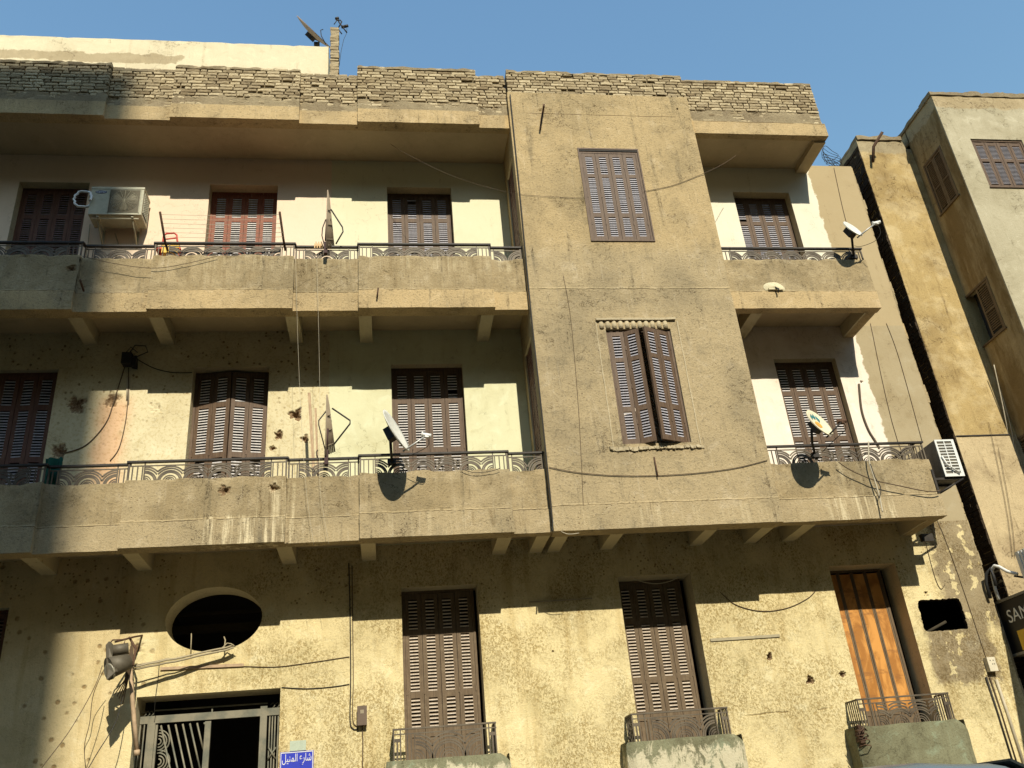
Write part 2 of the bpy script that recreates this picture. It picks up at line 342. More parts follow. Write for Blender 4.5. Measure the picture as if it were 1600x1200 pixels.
    def build(s, name, mats, parent=None, label=None):
        me = bpy.data.meshes.new(name); org = parent_loc(parent) if parent else Vector((0, 0, 0))
        if not isinstance(mats, (list, tuple)): mats = [mats]
        if parent is None and s.v:
            lo_ = Vector([min(q[i] for q in s.v) for i in range(3)]); hi_ = Vector([max(q[i] for q in s.v) for i in range(3)])
            org = Vector(((lo_.x + hi_.x) / 2, (lo_.y + hi_.y) / 2, lo_.z))
        me.from_pydata([tuple(q - org) for q in s.v], [], s.f)
        for m_ in mats: me.materials.append(m_)
        me.polygons.foreach_set('material_index', s.mi); me.polygons.foreach_set('use_smooth', s.sm)
        if s.tone:
            at = me.attributes.new('tone', 'FLOAT', 'POINT'); a = [0.5] * len(s.v)
            for k, t in s.tone.items(): a[k] = t
            at.data.foreach_set('value', a)
        me.update()
        o = bpy.data.objects.new(name, me); COL.objects.link(o)
        if parent: o.parent = parent
        else: o.location = org
        if label: o['label'] = label
        return o
def parent_loc(p):
    l = Vector(p.location)
    while p.parent: p = p.parent; l += Vector(p.location)
    return l
def thing(name, label, cat, loc=(0, 0, 0), group=None):
    o = bpy.data.objects.new(name, None); COL.objects.link(o); o.location = loc; o.empty_display_size = .1
    o['label'] = label; o['category'] = cat
    if group: o['group'] = group
    return o
def tag(o, label, cat, group=None):
    o['label'] = label; o['category'] = cat
    if group: o['group'] = group
    return o
def struct(o): o['kind'] = 'structure'; return o
def sag(a, b, d, n=14, wob=0.):
    a, b = Vector(a), Vector(b); r = []
    for k in range(n + 1):
        t = k / n; p = a.lerp(b, t); p.z -= 4 * d * t * (1 - t); p += Vector((mn.noise(p * 5), 0, mn.noise(p * 7))) * wob; r.append(p)
    return r

def crater(mb, cx, cz, r, Y, depth, seed, mi=0):
    h = r * 1.25; n = 30
    def fn(p):
        dx, dz = p.x - cx, p.z - cz; a = math.atan2(dz, dx); d = math.hypot(dx, dz)
        R = r * .95 * (.74 + .5 * mn.noise(Vector((math.cos(a) * 1.3, math.sin(a) * 1.3, seed))) + .30 * mn.noise(Vector((math.cos(a) * 4, math.sin(a) * 4, seed + 3))))
        q = d / max(R, .001)
        edge = min(1, max(0, (h - max(abs(dx), abs(dz))) / (h * .15)))
        y = 0
        if q < 1: y = .25 * depth * min(1, (1 - q) * 6) + depth * max(0, (0.62 - q)) * 1.2 + mn.noise(p * 40 + Vector((seed, 0, 0))) * .010 * min(1, (1 - q) * 5)
        elif q < 1.35: y = -.003 * (1.35 - q) / .35 * edge
        return Vector((p.x, Y + y * edge, p.z))
    mb.grid((cx - h, Y, cz - h), (2 * h, 0, 0), (0, 0, 2 * h), n, n, mi, fn)
    return (cx - h, cx + h, cz - h, cz + h)

def wall(mb, x0, x1, z0, z1, Y, holes, mi=0, rmi=1, craters=(), cmi=2, flip=1, back=False):
    """front skin of a wall with openings (x0,x1,z0,z1,reveal depth) and spalled pits (x,z,r,depth)"""
    cs = [(cx - r * 1.25, cx + r * 1.25, cz - r * 1.25, cz + r * 1.25) for cx, cz, r, d in craters]
    allh = [h[:4] for h in holes] + cs
    xs = sorted({round(q, 4) for h in allh for q in h[:2] if x0 < q < x1} | {x0, x1}); zs = sorted({round(q, 4) for h in allh for q in h[2:4] if z0 < q < z1} | {z0, z1})
    for a, b in zip(xs, xs[1:]):
        for c, d in zip(zs, zs[1:]):
            mx, mz = (a + b) / 2, (c + d) / 2
            if any(h[0] < mx < h[1] and h[2] < mz < h[3] for h in allh): continue
            mb.quad((a, Y, c), (b, Y, c), (b, Y, d), (a, Y, d), mi)
    for h in holes:
        a, b, c, d, dep = h[:5]
        if dep <= 0: continue
        mb.quad((a, Y, c), (a, Y + dep, c), (a, Y + dep, d), (a, Y, d), rmi); mb.quad((b, Y, c), (b, Y, d), (b, Y + dep, d), (b, Y + dep, c), rmi)
        mb.quad((a, Y, d), (a, Y + dep, d), (b, Y + dep, d), (b, Y, d), rmi); mb.quad((a, Y, c), (b, Y, c), (b, Y + dep, c), (a, Y + dep, c), rmi)
    for k, (cx, cz, r, d) in enumerate(craters): crater(mb, cx, cz, r, Y, d, cx * 7 + cz, cmi)

# ================================================================== SETTING
g = MB(); g.box(-150, 150, -160, 60, -.5, -.15)
struct(g.build('ground', plaster('dusty ground', (.15, .12, .075), patch=.5, streak=0, grain=1.5)))
g = MB(); g.box(-150, 150, -30, -3.2, -.149, -.02)
struct(g.build('road', plaster('dusty asphalt', (.07, .063, .05), patch=.4, streak=0, grain=1)))
g = MB(); g.box(-60, 60, -3.2, .84, -.149, .12)
struct(g.build('pavement', plaster('cement paving', (.20, .165, .105), patch=.5, streak=0, grain=1)))

# ================================================================== MAIN BUILDING
APT = thing('apartment_building', 'old three storey apartment building with plastered balconies, projecting bay and ragged brick parapet', 'building', (0, B, 0))
UP_T, MID_T, GR_T = 10.59, 7.50, 4.41
doorX = {'A': (-5.12, -4.16), 'B': (-2.47, -1.49), 'C': (.13, 1.11), 'D': (5.67, 6.63)}
DH = 2.36
# --- walls
mb = MB()
up_h = [(*doorX[k], UP_T - DH, UP_T, .24) for k in 'ABCD'] + [(-8.2, -7.2, UP_T - DH, UP_T, .17)]
wall(mb, -9.5, 7.05, 8.05, 11.5, B, up_h); wall(mb, 7.05, 7.88, 8.05, 11.17, B, [])
mb.build('wall', [M_W2, M_REV, M_W1X], APT, 'upper floor wall, pinkish on the left and cream on the right')
mb = MB()
mid_h = [(*doorX[k], MID_T - DH, MID_T, .24) for k in 'ABCD'] + [(-8.2, -7.2, MID_T - DH, MID_T, .2)]
pits1 = [(-3.89, 6.99, .19, .06), (-3.45, 7.05, .15, .06), (-2.88, 6.92, .12, .010), (-1.12, 6.77, .12, .11), (-1.33, 6.48, .085, .09), (-1.40, 6.30, .06, .06), (-1.0, 6.42, .08, .07), (-3.98, 6.33, .13, .06), (6.94, 7.10, .04, .04)]
wall(mb, -9.5, 7.88, 4.95, 8.05, B, mid_h, craters=pits1)
mb.build('wall', [M_W1, M_REV, M_W1X], APT, 'middle floor wall with pocked and spalled plaster on the left')
mb = MB()
OV = (-1.985, 4.155, .545, .375)   # oval window centre x, z, radii
gr_h = [(-5.25, -4.26, GR_T - DH, GR_T, .25), (.19, 1.12, GR_T - DH, GR_T, .32), (2.90, 3.85, GR_T - DH, GR_T, .36), (5.73, 6.66, GR_T - DH, GR_T, .36),
        (-2.76, -1.20, 0.1, 3.33, .42), (6.74, 7.50, 3.44, 3.97, 0), (OV[0] - .6, OV[0] + .6, OV[1] - .42, OV[1] + .42, 0), (-8.2, -7.2, GR_T - DH, GR_T, .25)]
pits0 = [(4.68, 3.32, .062, .1), (5.13, 3.01, .075, .09), (5.57, 3.06, .06, .07), (-2.83, 3.87, .14, .035), (6.98, 4.0, .03, .05), (1.98, 3.55, .02, .04)]
wall(mb, -9.5, 7.88, 0, 4.95, B, gr_h, craters=pits0)
# ring between the rectangle and the oval, and the oval tunnel
rx, rz = OV[2], OV[3]; x0, x1, z0, z1 = OV[0] - .6, OV[0] + .6, OV[1] - .42, OV[1] + .42
K = 64
def rect_pt(a):
    c, s_ = math.cos(a), math.sin(a); t = min(.6 / max(abs(c), 1e-6), .42 / max(abs(s_), 1e-6)); return (OV[0] + c * t, OV[1] + s_ * t)
ca = math.atan2(.42, .6); angs = sorted([2 * PI * k / K for k in range(K)] + [ca, PI - ca, PI + ca, 2 * PI - ca])
def ov_pt(a):
    # same direction, on the ellipse
    c, s_ = math.cos(a), math.sin(a); t = 1 / math.sqrt((c / rx) ** 2 + (s_ / rz) ** 2); return (OV[0] + c * t, OV[1] + s_ * t)
for a, b in zip(angs, angs[1:] + [angs[0] + 2 * PI]):
    r1, r2, e1, e2 = rect_pt(a), rect_pt(b), ov_pt(a), ov_pt(b)
    mb.quad((r1[0], B, r1[1]), (r2[0], B, r2[1]), (e2[0], B, e2[1]), (e1[0], B, e1[1]), 0)
    mb.quad((e1[0], B, e1[1]), (e2[0], B, e2[1]), (e2[0], B + .36, e2[1]), (e1[0], B + .36, e1[1]), 1)
hc = (7.12, 3.705)
def hole_pt(a):
    c, s_ = math.cos(a), math.sin(a); t = 1 / ((abs(c) / .305) ** 16 + (abs(s_) / .20) ** 16) ** (1 / 16); t *= 1 + .05 * mn.noise(Vector((c * 5, s_ * 5, 1))) + .05 * mn.noise(Vector((c * 17, s_ * 17, 1))); return (hc[0] + c * t, hc[1] + s_ * t)
def hrect(a):
    c, s_ = math.cos(a), math.sin(a); t = min(.38 / max(abs(c), 1e-6), .265 / max(abs(s_), 1e-6)); return (hc[0] + c * t, hc[1] + s_ * t)
ca2 = math.atan2(.265, .38); angs2 = sorted([2 * PI * k / 90 for k in range(90)] + [ca2, PI - ca2, PI + ca2, 2 * PI - ca2])
for a, b in zip(angs2, angs2[1:] + [angs2[0] + 2 * PI]):
    r1, r2, e1, e2 = hrect(a), hrect(b), hole_pt(a), hole_pt(b)
    mb.quad((r1[0], B, r1[1]), (r2[0], B, r2[1]), (e2[0], B, e2[1]), (e1[0], B, e1[1]), 0)
    d = .10; k1 = 1 + .12 * mn.noise(Vector((a * 3, 0, 0))); mb.quad((e1[0], B, e1[1]), (e2[0], B, e2[1]), (e2[0] + .03, B + d, e2[1]), (e1[0] + .03, B + d, e1[1]), 3)
mb.build('wall', [M_W0, M_REV, M_W0X, simple('hole edge painted shade', (.07, .05, .035), .95, bump=.8)], APT, 'ground floor wall of rough yellow plaster with bullet pocks')  # square hole's reveal coloured dark to stand for shade
# body shell: sides, back, roof, dark inside
mb = MB()
mb.quad((7.88, B, 0), (7.88, 11, 0), (7.88, 11, 11.15), (7.88, B, 11.15)); mb.quad((-9.5, B, 0), (-9.5, 11, 0), (-9.5, 11, 11.5), (-9.5, B, 11.5))
mb.quad((-9.5, 11, 0), (7.88, 11, 0), (7.88, 11, 11.5), (-9.5, 11, 11.5))
mb.build('side_wall', M_CON, APT)
mb = MB()
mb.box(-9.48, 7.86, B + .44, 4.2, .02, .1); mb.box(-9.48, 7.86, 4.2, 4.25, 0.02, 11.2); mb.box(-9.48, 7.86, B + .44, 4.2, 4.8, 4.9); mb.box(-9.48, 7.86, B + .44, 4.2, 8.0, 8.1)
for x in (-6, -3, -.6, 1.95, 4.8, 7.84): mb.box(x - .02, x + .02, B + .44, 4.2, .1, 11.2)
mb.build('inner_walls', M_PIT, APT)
mb = MB(); mb.box(-3, -1, B + .9, B + 1.05, 4.22, 4.30); mb.box(-3, -1, B + .9, B + 1.0, 4.42, 4.46); mb.box(-2.7, -2.66, B + .7, B + .75, .1, 3.0); mb.box(-1.6, -1.2, B + 1.2, B + 1.3, .1, 2.9)
mb.build('hall_beams', simple('dim hall paint', (.045, .035, .02), .9), APT)
mb = MB(); mb.tube([(6.9, B + .3, 3.5), (7.3, B + .25, 3.66)], .02, 6); mb.build('rubble', simple('dark rubble', (.05, .04, .025), .95), APT)
# ragged vertical edge at the right end of the wall
mb = MB()
z = 0.1
while z < 11.15:
    hh = random.uniform(.05, .22); w_ = .006 + .05 * max(0, mn.noise(Vector((3, z * 1.7, 0)))) + random.uniform(0, .02)
    mb.box(7.8805, 7.88 + w_, B + .002, B + .3, z, min(z + hh, 11.15), 0, .004); z += hh
mb.build('wall_edge', M_CON, APT)
mb = MB(); mb.rbox(-9.5, 7.05, .3, 1.3, 11.1, 11.28); mb.rbox(7.05, 7.87, B + .02, 1.6, 11.0, 11.17, top=.02); mb.box(-9.5, 7.88, 1.3, 11, 11.1, 11.3)
mb.build('roof', M_CON, APT)

# --- bay
mb = MB()
bw = [(2.95, 3.84, 8.94, 10.585, .16), (2.95, 3.84, 5.83, 7.49, .16)]
wall(mb, 1.965, 4.815, 4.756, 11.70, PF, bw, 0, 1, craters=[(2.45, 11.34, .06, .03), (4.62, 11.45, .022, .06)], cmi=2)
for X, fl in ((1.965, 1), (4.815, 0)):
    if fl:   # left flank with the narrow side shutters
        for zt in (UP_T, MID_T):
            zb = zt - DH
            mb.quad((X, PF, zb), (X, .12, zb), (X, .12, zt), (X, PF, zt)); mb.quad((X, .66, zb), (X, B, zb), (X, B, zt), (X, .66, zt))
            mb.quad((X, PF, zt), (X, B, zt), (X, B, 11.7 if zt == UP_T else UP_T - DH), (X, PF, 11.7 if zt == UP_T else UP_T - DH))
            for yy in (.12, .66): mb.quad((X, yy, zb), (X + .12, yy, zb), (X + .12, yy, zt), (X, yy, zt), 1)
            mb.quad((X, .12, zt), (X + .12, .12, zt), (X + .12, .66, zt), (X, .66, zt), 1)
        mb.quad((X, PF, 4.756), (X, B, 4.756), (X, B, MID_T - DH), (X, PF, MID_T - DH))
    else: mb.quad((X, PF, 4.756), (X, B, 4.756), (X, B, 11.7), (X, PF, 11.7))
mb.quad((1.965, B, 8), (4.8, B, 8), (4.8, B, 8.01), (1.965, B, 8.01))
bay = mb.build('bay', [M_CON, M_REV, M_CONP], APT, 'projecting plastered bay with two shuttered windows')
# small details of the bay: moulded surround of the middle window, ledge
mb = MB()
for k in range(11):
    xx = 2.90 + k * .088
    mb.tube([(xx, PF + .016, 7.495), (xx, PF + .016, 7.615)], .036, 12)
mb.rbox(2.83, 3.93, PF - .035, PF - .001, 7.615, 7.645, .04, .006)
for a, b in ((2.82, 2.835), (3.945, 3.96)):
    mb.rbox(a, b, PF - .007, PF - .001, 5.80, 7.60, .06, .005)
for k in range(46):
    x = 2.79 + k * .0262 + random.uniform(-.01, .01); hh = .035 + .045 * abs(mn.noise(Vector((x * 4, 1, 1)))); zz = 5.79 - random.uniform(0, .012)
    mb.box(x - .015, x + .018, PF - .012 - random.uniform(0, .022), PF - .001, zz - hh, zz, 0, .006)
mb.build('window_surround', plaster('pale moulding', (.47, .39, .25), grain=1.5), APT)
mb = MB(); mb.box(2.93, 3.86, PF - .012, PF + .02, 10.587, 10.612); mb.box(2.93, 2.949, PF - .012, PF + .02, 8.93, 10.587); mb.box(3.841, 3.86, PF - .012, PF + .02, 8.93, 10.587); mb.box(2.93, 3.86, PF - .016, PF + .02, 8.915, 8.938)
mb.build('window_trim', M_SH, APT); mb = MB(); mb.box(2.94, 3.85, PF - .006, PF + .06, 10.56, 10.586); mb.build('window_gap_shade', M_PIT, APT)  # dark strip stands for the shade in the gap above the shutters

# --- band/parapet sections
E1, E2, E3, E4, E5, E6, E7, E8 = -3.785, -2.90, -1.115, -.28, 1.505, 1.962, 4.818, 7.03
SECT = [(-9.4, E1, PF), (E1, E2, 0), (E2, E3, PF), (E3, E4, 0), (E4, E5, PF), (E5, E6, 0)]
RIGHT = [(E7, E8, 0)]
def fish_arcs(mb, x0, x1, y, zb, zt, sp=.285):
    """flat-bar arcs laid like fish scales between two bars"""
    n = max(1, round((x1 - x0) / sp)); sp = (x1 - x0) / n; hgt = zt - zb
    for k in range(n + 1):
        c = x0 + k * sp
        for q, rr in enumerate((.035, .055, .078, .118, .138, .168, .195)):
            rr *= hgt / .2; th = .0055 if q < 3 else .0085
            pts = []
            m_ = 26 if rr > .1 else 14
            for j in range(m_ + 1):
                a = PI * j / m_; dx = rr * math.cos(a)
                if abs(dx) > sp / 2 + .002: dx_ok = False
                else: dx_ok = True
                X = c + dx
                if dx_ok and x0 - .002 <= X <= x1 + .002: pts.append((a, X))
                elif pts and len(pts) > 1: pass
            if len(pts) < 2: continue
            for (a1, X1), (a2, X2) in zip(pts, pts[1:]):
                p = [(c + (rr + s_ * th) * math.cos(a), zb + (rr + s_ * th) * math.sin(a)) for a, s_ in ((a1, -1), (a2, -1), (a2, 1), (a1, 1))]
                mb.hexa([(p[0][0], y - .006, p[0][1]), (p[1][0], y - .006, p[1][1]), (p[2][0], y - .006, p[2][1]), (p[3][0], y - .006, p[3][1]),
                         (p[0][0], y + .006, p[0][1]), (p[1][0], y + .006, p[1][1]), (p[2][0], y + .006, p[2][1]), (p[3][0], y + .006, p[3][1])])
def railing(parent, secs, ztop, zpar, end=None):
    t = MB(); r = MB()
    prev = None
    for a, b, Y in secs:
        y = Y + .06
        t.box(a - .012, b + .012, y - .024, y + .024, ztop - .022, ztop)
        for X in (a + .012, b - .012): r.box(X - .009, X + .009, y - .009, y + .009, zpar - .05, ztop - .023)
        r.box(a, b, y - .006, y + .006, ztop - .066, ztop - .054)
        L = b - a; nb = 3 if L > 1 else 2; lead = .055
        xs0 = a + .02 + lead * nb if L > .6 else a + .06
        xs1 = b - .02 - lead * nb if L > .6 else b - .03
        for k in range(nb):
            if L > .6:
                for X in (a + .02 + lead * (k + .6), b - .02 - lead * (k + .6)): r.box(X - .006, X + .006, y - .006, y + .006, zpar - .05, ztop - .067)
        for X in (xs0, xs1): r.box(X - .006, X + .006, y - .0075, y + .0075, zpar - .05, ztop - .022)
        if b < -8 or a < -8: xs0 = max(xs0, -6)
        fish_arcs(r, xs0 + .006, xs1 - .006, y, zpar - .01, ztop - .068)
        if prev and prev[1] != y: t.box(a - .018, a + .018, min(prev[1], y), max(prev[1], y), ztop - .0235, ztop - .0015)
        prev = (b, y)
    if end:  # return side of the railing, running back to the wall
        X, y0, y1 = end
        t.box(X - .02, X + .02, y0, y1, ztop - .024, ztop - .001)
        y = y0 + .05
        while y < y1: r.box(X - .006, X + .006, y - .006, y + .006, zpar - .05, ztop - .024); y += .075
        r.box(X - .006, X + .006, y0, y1, ztop - .066, ztop - .054)
    o = t.build('railing', M_IRON, parent); r.build('rail_pattern', M_RAIL, parent)
def balcony(name_label, secs, z0, zband, zpar, ztop, brackets, soff, endx=None, craters=()):
    mb = MB(); x0 = secs[0][0]; x1 = secs[-1][1]
    for a, b, Y in secs:
        cr = [c for c in craters if a < c[0] < b]
        # band: front beam
        mb.rbox(a, b, Y - .001, .14, z0, zband, .05, .004, 0)
        ys = Y + .016
        if cr:
            wall(mb, a + .001, b - .001, zband + .001, zpar - .03, ys, [], 0, 0, [(c[0], c[1], c[2], c[3]) for c in cr], 1 if Y == 0 else 2)
            mb.rbox(a + .001, b - .001, ys + .06, .14, zband + .001, zpar, .04, .006, 0, .022)
            mb.rbox(a + .001, b - .001, ys + .001, ys + .06, zpar - .03, zpar, .03, .004, 0, .012)
        else:
            mb.rbox(a + .001, b - .001, ys, .14, zband + .001, zpar, .04, .006, 0, .022)
    if endx:
        mb.rbox(endx - .13, endx, .141, B - .002, z0, zband, .05, .004); mb.rbox(endx - .12, endx - .012, .141, B - .002, zband + .001, zpar, .05, .004, 0, .01)
    bal = mb.build('balcony', [M_CON, M_CONX, M_CONP], APT, name_label)
    sb = MB(); sb.box(x0, (endx or x1) - .002, .138, B - .001, z0 + .2, zband - .02); sb.build('balcony_slab', M_SOF, bal)
    for k, X in enumerate(brackets):
        m2 = MB(); m2.rbox(X - .085, X + .085, .1405, B - .001, z0 + .004, z0 + .199, .06, .003); m2.build('bracket', M_BRK, bal)
    railing(bal, secs, ztop, zpar, (endx - .07, .07, B - .01) if endx else None)
    return bal
balcony('long upper left balcony with stepped plastered front', SECT, 7.845, 8.13, 8.67, 8.90, [-3.80, -2.83, -1.14, -.20, 1.42, -6.4, -5.2], 8.05, None,
        [(-3.87, 8.46, .075, .05), (.05, 8.42, .09, .012)])
balcony('short upper right balcony with plain plastered front', RIGHT, 7.845, 8.13, 8.68, 8.91, [5.22, 6.93], 8.05, 7.0, [(5.49, 8.17, .0, 0)][:0])
balcony('long lower left balcony with stained and spalled front', SECT, 4.76, 5.055, 5.56, 5.81, [-3.88, -2.81, -1.14, -.19, 1.41, -6.4], 4.9, None,
        [(-1.80, 5.40, .085, .07), (-1.25, 5.41, .085, .09)])
balcony('short lower right balcony with lime stained front', RIGHT, 4.76, 5.055, 5.54, 5.80, [5.25, 6.93], 4.9, 7.0)
# bay base band and its brackets
mb = MB(); mb.rbox(E6 + .004, E7 - .004, PF - .012, .14, 4.745, 5.05, .05, .004); mb.box(1.966, 4.81, .14, B, 4.95, 5.0)
for X in (1.875, 2.105, 2.79, 3.98, 4.72): mb.rbox(X - .08, X + .08, .1405, B - .001, 4.764, 4.949, .06, .003, 1)
mb.build('bay_base', [M_CON, M_BRK], APT)
# pale pit and loose plaster on the right upper parapet
mb = MB()
for k in range(26):
    a = 2 * PI * k / 26; r0 = .155 * (1 + .3 * mn.noise(Vector((math.cos(a), math.sin(a), 5)))); a2 = 2 * PI * (k + 1) / 26; r1 = .155 * (1 + .3 * mn.noise(Vector((math.cos(a2), math.sin(a2), 5))))
    c = Vector((5.50, -.022, 8.20)); mb.quad(c, c, Vector((5.50 + math.cos(a) * r0, .012, 8.20 + math.sin(a) * r0 * .55)), Vector((5.50 + math.cos(a2) * r1, .012, 8.20 + math.sin(a2) * r1 * .55)), 0, True)
mb.rbox(5.40, 5.62, -.03, -.004, 8.135, 8.16, .02, .012); mb.tube([(5.5, -.03, 8.17), (5.52, -.07, 8.12), (5.51, -.05, 8.07)], .012, 6, 1)
mb.build('plaster_patch', [plaster('pale patch', (.62, .55, .36), grain=1), M_DK], APT)

# --- roof overhang (cornice) with brick parapet above
mb = MB(); top = [(-9.4, E1, PF), (E1, E2, 0), (E2, E3, PF), (E3, E4, 0), (E4, E5, PF), (E5, E6, 0)]
for a, b, Y in top: mb.rbox(a, b, Y, .12, 11.035, 11.29, .05, .004)
mb.build('cornice', M_CON, APT)
mb = MB(); mb.rbox(E7, 7.05, 0, .12, 11.035, 11.29, .05, .004); mb.build('cornice', M_CON, APT)
mb = MB(); mb.rbox(-9.4, E6, .12, B - .001, 11.09, 11.28, .15, .003); mb.rbox(E7, 7.04, .12, B - .001, 11.09, 11.28, .15, .003); mb.rbox(6.85, 7.045, .1205, B, 11.0, 11.089, .06, .003)
mb.build('roof_soffit', M_SOF, APT)
def bricks(mb, a, b, Y, z0, z1, zmud, side=None, depth=.10):
    z = z0; row = 0; ch = .0575
    mb.rbox(a + .01, b - .01, Y + .032, Y + .28, z0 - .01, z1 - .02, .06, .006, 1)
    while z < z1 - .01:
        x = a - (row % 2) * .11 - random.uniform(0, .04); top_row = z + ch * 1.9 > z1
        while x < b:
            L = random.choice((.19, .2, .21, .18, .10, .15)); xa, xb = max(a, x), min(b, x + L - .014 - random.uniform(0, .008))
            if xb - xa > .03:
                miss = random.random() < (.0 if top_row else .025)
                if not miss:
                    mud = max(0, (zmud - z) / .2); dy = random.gauss(0, .003) + (.012 if mud > .3 else 0); i0 = len(mb.v)
                    hh = ch - .014 - random.uniform(0, .004); dz = random.uniform(-.003, .003) + .006 * mn.noise(Vector((x, z, 2)))
                    p = [(xa, Y + dy, z + dz), (xb, Y + dy, z + dz), (xb, Y + .12, z + dz), (xa, Y + .12, z + dz), (xa, Y + dy, z + hh + dz), (xb, Y + dy, z + hh + dz), (xb, Y + .12, z + hh + dz), (xa, Y + .12, z + hh + dz)]
                    # chipped corners: front face split in an irregular 4x2 grid
                    nx = 5; base = len(mb.v); fr = []
                    tone = min(1, max(0, random.gauss(.55, .3)))
                    for j in range(3):
                        for i in range(nx + 1):
                            u = i / nx; vx = xa + (xb - xa) * u; vz = z + dz + hh * j / 2; e = (j != 1) or i in (0, nx)
                            vx += random.uniform(-.004, .004); vz += random.uniform(-.003, .003); vy = Y + dy + (random.uniform(0, .007) if e else random.uniform(-.004, .002))
                            mb.v.append(Vector((vx, vy, vz)))
                    for j in range(2):
                        for i in range(nx):
                            q = base + j * (nx + 1) + i; mb.f.append((q, q + 1, q + nx + 2, q + nx + 1)); mb.mi.append(0); mb.sm.append(False)
                    bb = len(mb.v); n_ = nx + 1
                    edge = [i for i in range(n_)] + [n_ + nx] + [2 * n_ + i for i in range(nx, -1, -1)] + [n_]
                    for e in edge:
                        q = mb.v[base + e]; mb.v.append(Vector((q.x, Y + .10, q.z)))
                    for k in range(len(edge)):
                        k2 = (k + 1) % len(edge); mb.f.append((base + edge[k], base + edge[k2], bb + k2, bb + k)); mb.mi.append(0); mb.sm.append(False)
                    for k in range(base, len(mb.v)): mb.tone[k] = tone
            x += L
        z += ch; row += 1
    # cap of loose bricks and mud
    x = a + .02
    while x < b - .1:
        L = random.uniform(.08, .3); x += random.uniform(0, .5); hh = random.uniform(.0, .03)
        mb.box(x, min(x + L, b), Y + .02 + random.uniform(0, .02), Y + .27, z1 - .03, z1 - .008 + hh * .6, 1, .005); x += L + random.uniform(0, .08)
    mb.rbox(a + .005, b - .005, Y - .004, Y + .26, z1 - .035, z1 + .012, .045, .010, 1, .018)
    # smeared mud over the lowest courses
    mb.rbox(a + .004, b - .004, Y + .010, Y + .2, z0 - .02, zmud - .03, .03, .016, 1, .09)
mb = MB(); tops = [12.03, 12.0, 12.03, 12.0, 12.14, 12.1]
for (a, b, Y), zt in zip(top, tops): bricks(mb, max(a, -6.2), b, Y + .008, 11.30, zt, 11.50)
bricks(mb, 1.985, 4.80, PF + .012, 11.70, 12.16, 11.72)
bricks(mb, E7, 7.02, .008, 11.30, 12.15, 11.56)
# return wall of the last parapet
i0 = len(mb.v); mb.rbox(6.80, 7.0, .12, 1.4, 11.3, 12.05, .07, .02, 1, .05); mb.rbox(-9.4, -6.2, PF, .2, 11.3, 12.0, .1, .02, 1)
mb.build('brick_parapet', [M_BRICK, M_MORT], APT)

# --- shutters
def leaf(name, parent, hinge, W, zt, H, rot, mats, style, side=1, axis='x', thick=.03):
    """one louvred leaf. hinge=(x,y) at its hinge edge; side=+1 leaf extends to +x; rot opens it outwards (towards -y)"""
    mb = MB(); a = math.radians(rot)
    def T(p):
        u, y, z = p; u *= side
        if axis == 'x': dx = u * math.cos(a) - (y) * math.sin(a) * side * 0 ; return Vector((hinge[0] + u * math.cos(a) + y * math.sin(a) * side, hinge[1] - abs(u) * math.sin(a) + y * math.cos(a), z))
        return Vector((hinge[0] + y, hinge[1] + u, z))
    def bx(u0, u1, y0, y1, z0, z1, mi=0):
        mb.hexa([T(q) for q in ((u0, y0, z0), (u1, y0, z0), (u1, y1, z0), (u0, y1, z0), (u0, y0, z1), (u1, y0, z1), (u1, y1, z1), (u0, y1, z1))], mi)
    sw = .052 if style != 'board' else .024; zb = zt - H; g_ = .0025
    if style == 'window': pan = [(.06, .39), (.45, 1.10), (1.17, H - .07)]
    elif style == 'door': pan = [(.07, .44), (.51, 1.16), (1.23, 1.56)]
    else: pan = []
    bx(g_, sw, 0, thick, zb, zt); bx(W - sw, W - g_, 0, thick, zb, zt)
    zc = zt
    if style == 'board':
        bx(sw, W - sw, .004, thick - .004, zt - 1.74, zt - .02, 2); bx(sw, W - sw, 0, thick, zt - 1.80, zt - 1.74); bx(sw, W - sw, .008, .02, zb + .08, zt - 1.8); bx(sw, W - sw, 0, thick, zb, zb + .08)
        bx(sw + .02, W - sw - .02, .0, .009, zb + .11, zt - 1.86)
        return mb.build(name, mats, parent)
    edges = [0]
    for p0, p1 in pan: edges += [p0, p1]
    for k in range(0, len(edges) - 1, 2): pass
    last = 0
    for p0, p1 in pan:
        bx(sw, W - sw, 0, thick, zt - p0, zt - last); last = p1
        # sloped bottom rail bevel
        d = p0; pitch = .0375
        ns = int((p1 - p0) / pitch); pitch = (p1 - p0) / ns
        for k in range(ns):
            z1 = zt - p0 - k * pitch - .002
            tilt = random.uniform(-.003, .003)
            if random.random() < .003: continue
            # slat slopes down and outwards; pale front face paints in the sunlit stripe
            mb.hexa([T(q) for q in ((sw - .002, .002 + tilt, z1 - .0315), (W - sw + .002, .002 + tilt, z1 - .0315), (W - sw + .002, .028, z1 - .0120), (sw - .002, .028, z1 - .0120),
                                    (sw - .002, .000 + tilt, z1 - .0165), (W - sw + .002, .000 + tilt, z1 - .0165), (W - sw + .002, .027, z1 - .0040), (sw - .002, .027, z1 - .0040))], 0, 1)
    if style == 'window': bx(sw, W - sw, 0, thick, zb, zt - last)
    else:
        bx(sw, W - sw, 0, thick, zt - 1.66, zt - last); bx(sw, W - sw, .010, .022, zb + .08, zt - 1.66); bx(sw, W - sw, 0, thick, zb, zb + .08)
        bx(sw + .022, W - sw - .022, .001, .0105, zb + .12, zt - 1.72)
    # hinges
    for zz in (zt - .25, zt - H * .5, zb + .3): bx(-.004, .012, -.006, .004, zz - .03, zz + .03, 0)
    return mb.build(name, mats, parent)
